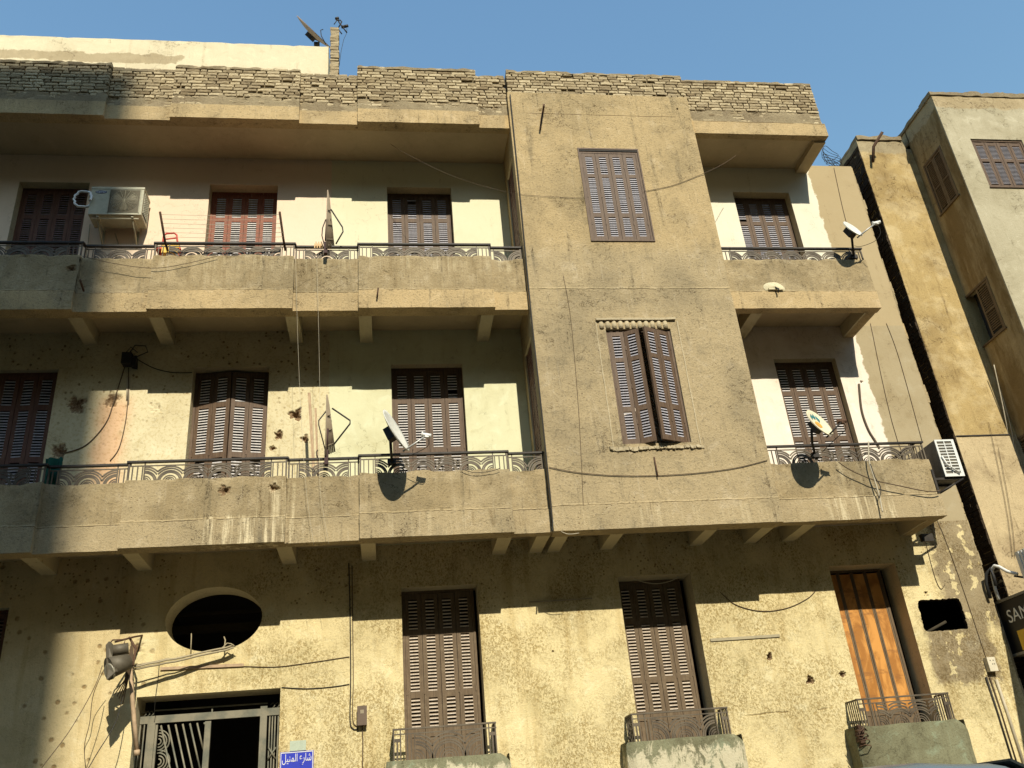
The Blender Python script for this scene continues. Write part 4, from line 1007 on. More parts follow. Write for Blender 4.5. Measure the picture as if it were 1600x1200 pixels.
bm_.prism([(bx + .078 * math.cos(a), y0 - .0018, bz + .026 * math.sin(a)) for a in [2 * PI * k / 24 for k in range(24)]], (0, -.002, 0)); bad = bm_.build('badge', simple('navy badge', (.01, .02, .08), .4), A)
text_mesh('Carrier', .042, M_WHITE, 'badge_lettering', A, (bx, y0 - .0052, bz), (1, 0, 0), (0, 0, 1))
br = MB()
for X in (x0 + .12, x1 - .12): br.box(X - .015, X + .015, y0 + .02, B, z0 - .03, z0 - .001); br.tube([(X, y0 + .06, z0 - .03), (X, B - .01, z0 - .26)], .012, 5); br.box(X - .015, X + .015, B - .015, B - .001, z0 - .3, z0)
br.box(x0 + .04, x1 - .04, y0 + .04, y0 + .06, z0 - .045, z0 - .03)
br.build('wall_bracket', M_ACB, A)
mb = MB()   # foil-wrapped hose loop
pts = []
for k in range(30):
    a = -.6 + 2 * PI * 1.25 * k / 29; pts.append(Vector((-4.065 + .12 * math.cos(a) + .01 * math.sin(k * 3), .42 + .003 * k, 9.98 + .125 * math.sin(a) + .008 * math.cos(k * 5))))
mb.tube(pts, .017, 7); mb.tube([pts[-1], (-3.98, .66, 9.98)], .016, 6)
tag(mb.build('hose', M_FOIL), 'foil wrapped hose looped beside the left air conditioner', 'hose')
mb = MB(); mb.tube(sag((-4.05, B - .03, 9.82), (-3.99, B - .02, 8.6), 0, 8, .05), .007, 5); mb.tube([(-3.7, B - .03, 9.66), (-3.64, B - .02, 9.5), (-3.66, B - .02, 8.6)], .009, 5); tag(mb.build('drain_hose', simple('hose grey', (.35, .3, .2), .7)), 'thin drain hoses running down the wall under the left air conditioner', 'hose')

A2 = thing('air_conditioner', 'dark air conditioner with white grille hung on the outer end of the lower right balcony', 'air conditioner', (7.3, .2, 5.2), 'air conditioner units')
X0, X1, Y0_, Y1_, Z0, Z1 = 7.14, 7.42, .02, .36, 5.23, 5.785
c0 = py(1459, 688, 0.02); X0 = c0.x; X1 = X0 + .265; Z1 = c0.z; Z0 = py(1479.5, 745, .02).z; Y1_ = .60
mb = MB(); mb.box(X0, X1, Y0_, Y1_, Z0, Z1); mb.build('casing', simple('dark casing', (.09, .085, .07), .6, dust=.2), A2)
gm = MB(); yf = Y0_ - .001
gm.box(X0 - .004, X0 + .022, yf - .012, yf, Z0, Z1 + .002); gm.box(X1 - .035, X1 + .004, yf - .012, yf, Z0, Z1 + .002); gm.box(X0 + .022, X1 - .035, yf - .012, yf, Z1 - .022, Z1 + .002); gm.box(X0 + .022, X1 - .035, yf - .012, yf, Z0, Z0 + .04)
xm = (X0 + .022 + X1 - .035) / 2; gm.box(xm - .006, xm + .006, yf - .010, yf, Z0 + .04, Z1 - .022)
nz = 11
for k in range(1, nz): zz = Z0 + .04 + (Z1 - Z0 - .062) * k / nz; gm.box(X0 + .022, X1 - .035, yf - .009, yf - .001, zz - .006, zz + .006)
gm.tube([(X0 + .02, yf - .03, Z0 + .28), (X0 + .05, yf - .035, Z0 + .16), (X0 + .2, yf - .03, Z0 + .035)], .011, 6)
gm.build('grille', M_WHITE, A2)
br = MB(); br.box(7.02, X1, Y0_ + .02, Y0_ + .05, Z0 - .03, Z0 - .001); br.box(7.02, X1, .3, .33, Z0 - .03, Z0 - .001); br.box(7.002, 7.03, .0, .5, Z0 - .22, Z0 + .1); br.tube([(7.02, .03, Z0 - .22), (X1 - .02, .03, Z0 - .03)], .013, 5); br.tube([(7.02, .32, Z0 - .22), (X1 - .02, .32, Z0 - .03)], .013, 5); br.build('wall_bracket', M_IRON, A2)
A3 = thing('air_conditioner', 'pale corrugated air conditioner above the black shop sign at the right edge', 'air conditioner', (8.2, .1, 3.95), 'air conditioner units')
mb = MB(); c0 = pxx(1586, 866, 8.02); mb.box(8.02, 8.4, c0.y - .75, c0.y, 4.0, 4.33)
for k in range(11): mb.box(8.008, 8.02, c0.y - .05 - k * .06 - .03, c0.y - .05 - k * .06, 4.01, 4.32)
mb.build('casing', M_WHITE, A3)
br = MB(); br.box(8.02, 8.4, c0.y - .7, c0.y - .66, 3.95, 4.0); br.box(8.02, 8.4, c0.y - .1, c0.y - .06, 3.95, 4.0); br.tube([(8.1, c0.y - .08, 3.96), (8.14, c0.y + .3, 4.1)], .015, 5); br.build('wall_bracket', M_IRON, A3)

# ================================================================== SHOP SIGN
sx = 7.96; sf = pxx(1553, 943, sx); sb_ = pxx(1574, 1028, sx)
SG = thing('shop_sign', 'black box sign with white capital letters and yellow panel at the right edge', 'sign', (sx, sf.y, sb_.z))
ST, SB = sf.z, sb_.z; sy = sf.y
mb = MB(); mb.box(sx + .005, sx + .2, sy - 2.4, sy, SB, ST); mb.build('sign_box', simple('black sign face', (.012, .011, .010), .5), SG)
mb = MB()
for a in ((sy - 2.42, sy - 2.385), (sy - .03, sy + .01)): mb.box(sx - .012, sx + .21, a[0], a[1], SB - .01, ST + .01)
mb.box(sx - .012, sx + .21, sy - 2.385, sy - .03, ST - .02, ST + .01); mb.box(sx - .012, sx + .21, sy - 2.385, sy - .03, SB - .01, SB + .02)
mb.build('frame', simple('grey sign frame', (.22, .20, .16), .5), SG)
q1 = pxx(1575, 965, sx)
text_mesh('SAMSUNG', (ST - SB) * .33, M_WHITE, 'lettering', SG, (sx + .001, q1.y + .01, (pxx(1578, 976, sx).z + pxx(1576, 953, sx).z) / 2), (0, -1, 0), (0, 0, 1), .002, 'LEFT')
q2 = pxx(1589, 986, sx)
mb = MB(); mb.box(sx - .004, sx + .004, sy - 2.3, q2.y, SB + .03, q2.z - .0); mb.build('yellow_panel', simple('sign yellow', (.70, .42, .03), .5), SG)
mb = MB(); mb.tube([py(1547, 935, .80), py(1541, 912, .78), py(1541, 897, .74), py(1547, 888, .70), py(1552, 900, .7), py(1556, 915, .7)], .022, 7)
tag(mb.build('black_hose', M_DK), 'black looped hose beside the shop sign', 'hose')
mb = MB(); mb.tube([pxx(1561, 937, 7.93), pxx(1555, 920, 7.93), pxx(1551, 902, 7.93), pxx(1550, 890, 7.93), pxx(1554, 884, 7.94), pxx(1562, 886, 7.95), pxx(1574, 893, 7.97), pxx(1590, 897, 8.02)], .022, 7)
tag(mb.build('insulated_pipe', M_WHITE), 'white insulated pipe bending up over the shop sign', 'pipe')

# ================================================================== FLOODLIGHT, PIPES, WIRES (left, over the door)
FL = thing('floodlight', 'old grey brown street floodlight hanging from a bracket left of the oval window', 'lamp', (-2.95, .35, 3.5))
P = lambda x, y, Y=.25: py(x, y, Y)
mb = MB(); a, b, c, d = P(166, 1008), P(166, 1060), P(202, 1048), P(202, 1012)
mb.prism([P(166, 1007, .20), P(167, 1061, .12), P(172, 1063, .18), P(170, 1008, .26)], (-.01, .02, .0))
mb.prism([P(166, 1007, .19), P(170, 1002, .22), P(174, 1006, .24), P(173, 1027, .2), P(180, 1034, .16), P(181, 1049, .12), P(167, 1062, .10)], (.012, .02, 0)); mb.tube([P(174, 1017, .3), P(201, 1013, .34)], .06, 14, 0); mb.tube([P(170, 1044, .2), P(201, 1034, .32)], .115, 18, 0, True, .085)
mb.build('lamp_housing', simple('lamp metal', (.12, .10, .068), .6, .2), FL)
mb = MB(); mb.tube([P(170, 1050, .165), P(173, 1049, .18)], .085, 18); mb.build('lamp_glass', simple('dull glass', (.30, .27, .20), .25, .0), FL)
mb = MB(); mb.tube([P(180, 1003, .35), P(210, 995, .6), py(222, 993, B)], .012, 6); mb.tube([P(202, 996, .6), P(212, 1013, .5), P(208, 1040, .4)], .013, 6); mb.tube([P(168, 1010, .24), P(176, 1000, .3), P(196, 999, .4), P(193, 1008, .34)], .008, 5)
mb.build('bracket', M_RUST, FL)
mb = MB(); mb.tube([P(203, 1040, .55), P(206, 1080, .58), P(210, 1130, .6), P(214, 1172, .62)], .024, 8); mb.tube([P(214, 1172, .62), P(214, 1180, .62)], .032, 8)
tag(mb.build('pipe', M_PIPE), 'rusty pink pipe hanging down left of the gate', 'pipe')
mb = MB()
for k, (y0_, y1_) in enumerate(((1042, 1008), (1046, 1012), (1039, 1009))): mb.tube(sag(P(203, y0_, .6 + k * .02), P(366, y1_ , .74), .012, 12, .012), (.011, .012, .007)[k], 6)
mb.tube([P(340, 1020, .72), P(355, 1005, .74), P(361, 1006, .72), P(368, 1011, .74)], .008, 5); mb.tube([P(350, 1018, .72), P(352, 1000, .76), P(350, 995, .8)], .008, 5); mb.tube([P(298, 1019, .78), P(299, 995, .8), P(299, 990, .84)], .007, 5)
tag(mb.build('cable_bundle', simple('painted over cables', (.36, .30, .19), .8)), 'bundle of old cables slanting below the oval window', 'cable')
mb = MB()
for k in range(5): mb.tube([P(206 - k, 1000 + k * 5, .55), P(208 - k * 1.5, 1025, .5), P(200 - k * 1.2, 1062, .5), P(192 - k * 3, 1100 - k * 4, .7)], .006, 5)
tag(mb.build('hanging_wires', M_CABLEB), 'twisted brown wires hanging from the floodlight bracket', 'cable')
def wire(label, pts, r=.005, mat=M_CABLE, name='cable', smooth=True):
    mb = MB(); pts = [Vector(p) for p in pts]
    if smooth and len(pts) > 2:
        o = []
        for k in range(len(pts) - 1):
            p0, p1, p2, p3 = pts[max(k - 1, 0)], pts[k], pts[k + 1], pts[min(k + 2, len(pts) - 1)]
            for q in range(6):
                t = q / 6; o.append(.5 * ((2 * p1) + (p2 - p0) * t + (2 * p0 - 5 * p1 + 4 * p2 - p3) * t * t + (3 * p1 - p0 - 3 * p2 + p3) * t ** 3))
        pts = o + [pts[-1]]
    mb.tube(pts, r, 5); return tag(mb.build(name, mat), label, 'cable')
BW = lambda x, y: py(x, y, B - .008)
wire('thin wire from floodlight slanting down to the lower left corner', [P(160, 1040, .4), P(147, 1075, .3), P(110, 1140, .1), P(66, 1199, 0), P(40, 1240, -.1)], .004, M_CABLEB)
wire('second thin wire slanting down from the floodlight, dangling near the wall', [P(163, 1045, .5), P(146, 1085, .6), P(140, 1130, .7), P(132, 1165, .8), P(134, 1200, .8)], .004, M_CABLEB)
wire('thicker wire sloping from the hanging pipe to the bottom edge', [P(193, 1085, .5), P(180, 1130, .4), P(150, 1180, .2), P(130, 1215, .1)], .005, M_CABLE)
wire('wire hooked over the cable bundle hanging in front of the gate', [BW(249, 1036), BW(247, 1060), BW(243, 1090), py(241, 1118, .95)], .004)
wire('horizontal wire running from red trunking to the corner of the lintel', [BW(378, 1041), BW(430, 1042), BW(480, 1036), BW(546, 1026)], .004, M_CABLEB)
wire('horizontal wire just above the gate lintel', [BW(440, 1074), BW(480, 1076), BW(520, 1073), BW(546, 1069)], .005)
mb = MB(); a, b = BW(251, 1045), BW(381, 1039); mb.obox((a + b) / 2, (b - a) / 2, (0, .012, 0), (0, 0, .016)); tag(mb.build('trunking', M_PIPE), 'short pinkish cable trunking under the oval window', 'trunking')
mb = MB(); mb.obox((BW(827, 941) + BW(925, 935)) / 2, (BW(925, 935) - BW(827, 941)) / 2, (0, .010, 0), (0, 0, .008)); tag(mb.build('trunking', simple('old trunking', (.35, .29, .18), .8)), 'thin trunking strip in the shade right of the ground floor left door', 'trunking')
mb = MB(); mb.obox((BW(1110, 1000) + BW(1218, 993)) / 2, (BW(1218, 993) - BW(1110, 1000)) / 2, (0, .006, 0), (0, 0, .017)); tag(mb.build('trunking', simple('pale trunking', (.36, .31, .20), .8)), 'pale flat trunking strip right of the ground floor middle door', 'trunking')
wire('vertical wire down the wall to the small meter box', [BW(545, 880), BW(547, 960), BW(548, 1060), BW(547, 1125), BW(552, 1139), BW(560, 1139)], .007)
wire('second vertical wire close beside the meter box wire', [BW(550, 884), BW(551, 960), BW(552, 1060), BW(551, 1120), BW(556, 1134), BW(563, 1133)], .005, M_CABLEB)
wire('thin wire dropping below the small meter box', [BW(566, 1134), BW(567, 1165), BW(566, 1215)], .006, M_CABLEB)
mbx = thing('meter_box', 'small brown meter box on the yellow ground floor wall', 'junction box', tuple(BW(566, 1132)))
mb = MB(); q = BW(566, 1119); mb.box(q.x - .05, q.x + .05, B - .07, B - .001, q.z - .10, q.z + .10); mb.box(q.x - .054, q.x + .054, B - .078, B - .07, q.z - .104, q.z + .104); mb.build('box', simple('box brown', (.13, .09, .06), .6), mbx)
mb = MB(); mb.box(q.x - .02, q.x + .02, B - .080, B - .0785, q.z + .02, q.z + .06); mb.build('window', simple('meter glass', (.3, .25, .17), .3), mbx)
mbx = thing('junction_box', 'white socket box with four small holes low at the right end of the wall', 'junction box', tuple(BW(1545, 1050)))
mb = MB(); q = BW(1546, 1039); mb.box(q.x - .055, q.x + .055, B - .075, B - .001, q.z - .085, q.z + .085); mb.build('box', simple('box cream', (.60, .54, .40), .5), mbx)
mb = MB()
for dx, dz in ((-.018, .045), (.022, .045), (.0, .0), (.024, 0)): mb.box(q.x + dx - .006, q.x + dx + .006, B - .0765, B - .0745, q.z + dz - .006, q.z + dz + .006)
mb.build('socket_hole', M_DK, mbx)
for k, (a, b) in enumerate((((1540, 1058), (1590, 1215)), ((1546, 1058), (1596, 1215)), ((1556, 1062), (1606, 1215)))):
    mb = MB(); q = [BW(*a) + Vector((0, -.01, 0)), BW((a[0] * 2 + b[0]) / 3 + 1, (a[1] * 2 + b[1]) / 3), BW(*b)]; mb.tube(q, (.012, .009, .02)[k], 6)
    tag(mb.build('conduit', (M_CABLE, M_CABLEB, simple('conduit cream', (.50, .43, .30), .6))[k]), ('black conduit running down from the white socket box', 'thin brown conduit just right of the black one', 'thick cream pipe beside the conduits at the right end')[k], 'conduit')
# street name sign and plaque
sg = thing('street_sign', 'blue enamel street name sign with white Arabic script right of the gate', 'sign', (-1.0, B, 2.4))
a = BW(438, 1176); b_ = BW(490, 1176); wq = (b_.x - a.x)
mb = MB(); mb.box(a.x, b_.x, B - .014, B - .002, a.z - .27, a.z); mb.build('plate', M_BLUE, sg)
mb = MB(); e = .008; Z1 = a.z; Z0 = a.z - .27
for bxx in ((a.x + .006, b_.x - .006, Z1 - e - .004, Z1 - .004), (a.x + .006, b_.x - .006, Z0 + .004, Z0 + e), (a.x + .006, a.x + .012, Z0 + e, Z1 - e - .004), (b_.x - .012, b_.x - .006, Z0 + e, Z1 - e - .004)): mb.box(bxx[0], bxx[1], B - .0155, B - .0135, bxx[2], bxx[3])
mb.build('border', M_WHITE, sg)
AR = '\ufede\ufef4\ufee8\ufee4\ufedf\ufe8d \ufec9\ufead\ufe8e\ufeb7'
text_mesh(AR, .105, M_WHITE, 'lettering', sg, ((a.x + b_.x) / 2, B - .0155, a.z - .085), (1, 0, 0), (0, 0, 1), fit=(.315, .125))
mb = MB(); a = BW(453, 1158); b_ = BW(478, 1172); mb.box(a.x, b_.x, B - .008, B - .001, b_.z, a.z); tag(mb.build('wall_plaque', simple('pale green plaque', (.42, .47, .36), .6)), 'small pale green plaque above the blue street sign', 'plaque')

# ---- wires across facade
FP = lambda x, y, d=.012: py(x, y, PF - d)
wire('cable crossing the bay below its middle window', [FP(858, 730), FP(900, 738), FP(960, 743), FP(1027, 743), FP(1090, 739), FP(1150, 731), FP(1199, 719)], .005, M_CABLEB)
wire('cable sagging from the lower right railing across its balcony front', [FP(1310, 722, 0), FP(1330, 735, 0), FP(1365, 750, 0), FP(1400, 758, 0), FP(1450, 768, 0), FP(1470, 766, 0)], .007, M_CABLEB)
wire('cable hanging over the front of the lower right balcony', [FP(1357, 690, 0), FP(1358, 720, 0), FP(1366, 748, 0), FP(1374, 775, 0), FP(1379, 800, 0)], .010, M_ROPE)
wire('dark cable looped beside the pale one on the lower right balcony front', [FP(1360, 725, .01), FP(1367, 745, .01), FP(1376, 762, .01), FP(1374, 778, .01)], .006)
wire('thin wire swinging from the soffit past the upper bay window', [py(610, 225, .3), py(640, 243, .1), FP(700, 272), FP(760, 292), FP(815, 304), FP(900, 309), FP(914, 309)], .0025, M_CABLEB)
wire('thin wire rising from the upper bay window to the right soffit', [FP(1006, 299), FP(1050, 290), FP(1090, 275), FP(1125, 259), py(1150, 243, .2)], .004, M_CABLEB)
wire('dark drain cable along the joint between balconies and bay', [py(797, 148, -.09), py(812, 300, -.09), py(829, 480, -.09), py(846, 640, -.09), py(862, 800, -.09), py(863, 830, -.09)], .009)
mb = MB(); mb.tube([py(801, 205, -.02), py(816, 330, -.02), py(824, 405, -.02)], .012, 6); tag(mb.build('pipe', simple('cream pipe', (.6, .52, .36), .6)), 'pale thin pipe down the left side of the upper bay', 'pipe')
mb = MB(); mb.tube([py(829, 490, -.02), py(846, 640, -.02), py(856, 740, -.02)], .012, 6); tag(mb.build('pipe', simple('cream pipe', (.5, .42, .28), .6)), 'pale thin pipe down the left side of the middle bay', 'pipe')
wire('hairline wire down the left part of the bay front', [FP(880, 430, .005), FP(892, 500, .005), FP(904, 640, .005), FP(911, 780, .005), FP(912, 830, .005)], .003, M_CABLEB)
wire('short wire loop under the base of the bay', [FP(861, 800, .01), FP(868, 822, .01), FP(885, 834, 0), FP(905, 833, 0)], .004, M_ROPE)
wire('short cable sagging over the lower left balcony edge near the dish', [FP(722, 733, .02), FP(738, 738, .02), FP(755, 738, .02), FP(772, 735, .02), FP(782, 731, .02)], .004, M_CABLE)
wire('wire sagging on the yellow wall between the middle and orange doors', [BW(1125, 925), BW(1150, 945), BW(1190, 955), BW(1230, 950), BW(1262, 935), BW(1275, 922)], .005, M_CABLEB)
wire('white wire sagging across the top of the ground floor middle door', [py(985, 900, B - .02), py(1000, 908, B - .02), py(1025, 912, B - .02), py(1050, 907, B - .02), py(1064, 897, B - .02)], .005, M_ROPE)
wire('thin wire sagging across the shaded upper left balcony front', [FP(128, 400, .02), FP(180, 412, .02), FP(240, 419, .02), FP(290, 412, .02), FP(340, 400, .02)], .004, M_CABLEB)
for k, (p, q) in enumerate((((462, 405), (470, 640)), ((495, 405), (500, 640)))):
    wire(('left one of two pale strings hanging down between the left balconies', 'right one of two pale strings hanging down between the left balconies')[k], [py(*p, -.1), py(p[0] + 3, 520, -.1), py(*q, -.1), py(q[0] + 8 * (1 - k), 760, -.1), py(q[0] + 20 - 6 * k, 850, -.1)], .0016, M_ROPE, 'string')
for k, (x0_, yk) in enumerate(((1360, 505), (1385, 505))):
    wire(('vertical cable down the bare render beside the right balconies', 'second vertical cable near the right end of the wall')[k], [BW(x0_, yk), BW(x0_ + (43 if k == 0 else 55), 690 if k == 0 else 740), BW((1472, 1490)[k], (830, 830)[k]), BW((1545, 1550)[k], (1040, 1030)[k])] if k == 0 else [BW(1385, 505), BW(1405, 560), BW(1441, 690)], .0035, M_CABLEB)
wire('vertical cable on the bare render next to the upper right balcony', [BW(1303, 262), BW(1318, 330), BW(1336, 395), BW(1362, 490)], .0035, M_CABLEB)
wire('thick black cable loop down the white wall beside the lower right door', [BW(1342, 600), BW(1346, 640), BW(1356, 670), BW(1368, 690), BW(1374, 700)], .017, simple('flaky cable', (.10, .075, .05), .9), 'cable')

wire('left one of two pale cables running down the shaded flank of the grey building', [pxx(1553, 570, 9.0), pxx(1572, 660, 9.0), pxx(1588, 760, 9.0), pxx(1598, 850, 9.0)], .008, M_ROPE)
wire('right one of two pale cables running down the shaded flank of the grey building', [pxx(1560, 600, 9.02), pxx(1580, 670, 9.02), pxx(1594, 760, 9.02), pxx(1603, 830, 9.02)], .006, M_ROPE)
YF = lambda x, y: py(x, y, B - .0)
wire('thin cable running down the yellow wall', [YF(1545, 660), YF(1562, 740), YF(1575, 810), YF(1582, 870)], .003, M_CABLEB)
wire('thin cable beside the other one low on the yellow wall', [YF(1560, 700), YF(1572, 760), YF(1583, 830), YF(1586, 870)], .003, M_CABLEB)

# ---- iron rods sticking out
def rod(label, pts, r=.013): mb = MB(); mb.tube(pts, r, 6); return tag(mb.build('iron_rod', M_RUST), label, 'rod', 'iron rods')
rod('iron rod sticking out of a hole near the top of the bay', [py(848, 178, PF), py(850, 165, -.35)], .014)
rod('iron rod hanging straight down below the hole in the top of the bay', [py(850, 163, -.13), py(847, 180, -.12), py(844, 203, -.11)], .015)
rod('short iron rod on the parapet of the upper left balcony', [py(589, 466, -.1), py(591, 450, -.14)], .012)
rod('iron rod leaning outwards from the front of the shaded upper left balcony', [py(131, 455, -.04), py(125, 437, -.2)], .014)
rod('small iron peg below the lower bay window', [py(1022, 714, PF - .01), py(1028, 745, PF - .03)], .009)
rod('bent iron rod rising above the roof edge of the yellow building', [py(1364, 253, B - .05), py(1365, 229, B - .1), py(1379, 206, B - .3)], .025)
rod('left of two black clothes line posts leaning over the upper railing', [py(262, 392, -.02), py(258, 378, -.1), py(250, 331, -.45)], .016)
rod('right of two black clothes line posts leaning over the upper railing', [py(446, 392, -.02), py(443, 375, -.1), py(437, 331, -.45)], .016)
for k in range(6):
    a = py(250.5 + k * 1.7, 335 + k * 7, -.42 + k * .05); b_ = py(437.5 + k * 1, 335 + k * 7, -.42 + k * .05)
    wire(('topmost', 'second from top', 'third from top', 'third from bottom', 'second from bottom', 'lowest')[k] + ' of the six thin clothes lines between the two black posts', [a, (a + b_) / 2 - Vector((0, 0, .02)), b_], .0025, M_ROPE, 'clothes_line')['group'] = 'clothes lines'

# ---- folding drying racks seen edge on
def rack(label, ax, ay, bl, br_, bot, kink, left):
    t = thing('drying_rack', label, 'drying rack', tuple(py(bl[0], bl[1], -.05)), 'folding drying racks')
    mb = MB(); apx = py(ax, ay, -.12)
    n = 6
    for k in range(n):
        u = k / (n - 1); e = py(bl[0] + (br_[0] - bl[0]) * u, bl[1] + (br_[1] - bl[1]) * u, -.12 + .25 * u); mb.tube([apx + Vector((.003 * k - .008, .02 * k, -.015 * k)), e], .0095, 5)
    for s_ in (.35, .6, .85):
        p0 = apx.lerp(py(bl[0], bl[1], -.12), s_); p1 = apx.lerp(py(br_[0], br_[1], .13), s_); mb.tube([p0, p1], .008, 5)
    mb.build('slats', simple('rack wood', (.26, .20, .13), .7), t)
    mb = MB()
    mb.tube([apx.lerp(py(bl[0], bl[1], -.12), .0) * 0 + py(*kink[0], -.1), py(*kink[1], -.1), py(*kink[2], -.1), py(*kink[3], -.1)], .010, 6)
    mb.tube([py(*p, -.1) for p in left], .008, 6)
    mb.build('folding_leg', M_IRON, t)
    mb = MB(); mb.obox(py(bot[0], bot[1], -.08), (.022, 0, 0), (0, .03, 0), (0, 0, .09)); mb.tube([py(bot[0], bot[1] - 12, -.09), py(bot[0] + 2, bot[1] - 45, -.11)], .016, 5, 0); mb.build('clamp', simple('clamp', (.05, .02, .018), .7), t)
rack('folding drying rack on the upper left railing seen edge on', 513, 297, (510, 388), (522, 388), (509, 388), [(517, 327), (535, 355), (536, 362), (525, 381)], [(509, 343), (504, 356), (503, 368), (507, 384)])
rack('taller folding drying rack on the lower left railing beside leaning laths', 512, 617, (509, 712), (523, 706), (510, 715), [(519, 638), (547, 657), (547, 662), (522, 694)], [(510, 642), (498, 657), (498, 664), (509, 706)])
for k, (p, q, r_) in enumerate((((483, 614), (491, 745), .018), ((493, 638), (497, 745), .013))):
    mb = MB(); a, b_ = py(*p, .35), py(q[0], q[1], .18); mb.obox((a + b_) / 2, (r_, 0, 0), (0, .01, 0), (b_ - a) / 2)
    tag(mb.build('wooden_lath', M_LATH), ('taller of the two wooden laths leaning on the lower left railing', 'shorter of the two wooden laths leaning on the lower left railing')[k], 'lath')

# ---- red chair with yellow toy, orange pegs, green cloth
RC = thing('folding_chair', 'red tubular folding chair behind the upper left railing', 'chair', tuple(py(262, 400, .35)))
mb = MB(); Pp = lambda x, y, Y=.35: py(x, y, Y)
mb.tube([Pp(251, 402), Pp(256, 368), Pp(260, 365), Pp(272, 364), Pp(276, 367), Pp(280, 402)], .013, 6); mb.tube([Pp(257, 374), Pp(275, 372)], .010, 6); mb.tube([Pp(256, 380), Pp(277, 380)], .010, 6)
mb.tube([Pp(254, 392), Pp(245, 402, .2)], .012, 6); mb.tube([Pp(279, 390), Pp(278, 402, .1)], .012, 6); mb.build('frame', M_RED, RC)
mb = MB(); mb.obox(Pp(266, 397, .3), (.16, 0, 0), (0, .14, 0), (0, 0, .012)); mb.build('seat', M_RED, RC)
mb = MB(); c = Pp(266, 388, .2); mb.rbox(c.x - .1, c.x + .11, c.y - .05, c.y + .05, c.z - .1, c.z + .02, .03, .012); mb.rbox(c.x + .02, c.x + .12, c.y - .06, c.y + .04, c.z - .03, c.z + .05, .03, .012); tag(mb.build('yellow_basket', M_YEL), 'small yellow plastic basket on the red chair', 'basket')
mb = MB()
for k in range(7): q = py(492 + k * 2, 382 - (k % 2) * 3, -.02); mb.box(q.x - .008, q.x + .006, q.y - .01, q.y + .01, q.z - .06, q.z + .01)
q0, q1_ = py(492, 385, .0), py(505, 385, .0); mb.box(q0.x, q1_.x, -.01, .01, q0.z - .01, q0.z + .01); tag(mb.build('peg_basket', M_ORP), 'orange plastic peg basket hooked on the upper left railing', 'basket')
mb = MB()
def cf(p): return p + Vector((0, .03 * math.sin(p.x * 55) + .02 * mn.noise(p * 9), .03 * mn.noise(Vector((p.x * 9, 0, 2)))))
a = py(70, 720, .13); b_ = py(99, 712, .13); mb.grid((a.x, .13, a.z - .33), (b_.x - a.x, 0, 0), (0, 0, .36), 22, 16, 0, cf); mb.grid((a.x, .17, a.z - .3), (b_.x - a.x, 0, 0), (0, 0, .33), 22, 16, 0, cf)
tag(mb.build('green_cloth', M_GREENC), 'green cloth hanging behind the lower left railing', 'cloth')
# dark box of tangled cables high on the pocked wall
jb = thing('junction_box', 'dark cable box with tangled wires high on the pocked middle wall', 'junction box', tuple(BW(205, 575)))
mb = MB(); q = BW(205, 563); mb.rbox(q.x - .09, q.x + .03, B - .13, B - .002, q.z - .10, q.z + .06, .04, .008); mb.box(q.x + .03, q.x + .09, B - .1, B - .002, q.z - .13, q.z + .02, 0, .01); mb.build('box', M_DK, jb)
mb = MB(); mb.tube([q + Vector((.0, -.1, .06)), q + Vector((.06, -.12, .16)), q + Vector((.19, -.1, .16)), q + Vector((.22, -.08, .08)), q + Vector((.1, -.1, .0))], .008, 5); mb.tube([q + Vector((-.05, -.1, .06)), q + Vector((.02, -.14, .12)), q + Vector((.1, -.1, .06))], .007, 5); mb.build('cable_loop', M_CABLE, jb)
wire('wire running from the dark cable box to the left middle door', [BW(212, 560), BW(240, 575), BW(270, 582), BW(300, 582)], .006)
wire('wire curving from the dark cable box down to the shaded left door', [BW(196, 570), BW(180, 620), BW(166, 660), BW(135, 695), BW(100, 708), BW(94, 707)], .007, M_CABLEB)
wire('wire dropping from the dark cable box towards the railing', [BW(201, 575), BW(200, 620), BW(196, 660), BW(186, 700), BW(172, 720)], .006, M_CABLEB)
mb = MB(); mb.tube([BW(199, 590), BW(198, 625)], .009, 5); mb.tube([BW(203, 590), BW(201, 632)], .006, 5); tag(mb.build('wall_hook', M_ROPE), 'short pale strips hanging under the dark cable box', 'strip')
# small sheet metal scrap under the right soffit
mb = MB(); a = py(1436, 836, .6); mb.box(a.x, a.x + .16, .55, .6, a.z - .1, a.z + .0); tag(mb.build('metal_scrap', M_IRON), 'dark metal plate hanging under the end of the lower right balcony', 'plate')
# drooping wires from the lower end of that balcony
wire('thin wire hanging beside the square hole in the right wall', [BW(1446, 845), BW(1452, 870), BW(1462, 905), BW(1470, 920), BW(1476, 914)], .004, M_CABLEB)
# dish cables
wire('cable drooping from the feed of the lower left dish', [f1, f1 + Vector((.02, .05, -.09)), f1 + Vector((-.04, .1, -.13)), py(640, 712, -.3)], .004)

wire('cable looping from the feed of the lower right dish to the railing', [f2, f2 + Vector((.05, .05, -.08)), f2 + Vector((-.02, .2, -.14)), py(1285, 706, -.2)], .005)
wire('cable looping from the feed of the upper right dish', [f3, f3 + Vector((.03, .03, -.15)), f3 + Vector((-.05, .1, -.25)), py(1345, 385, -.1), py(1335, 384, 0)], .004)

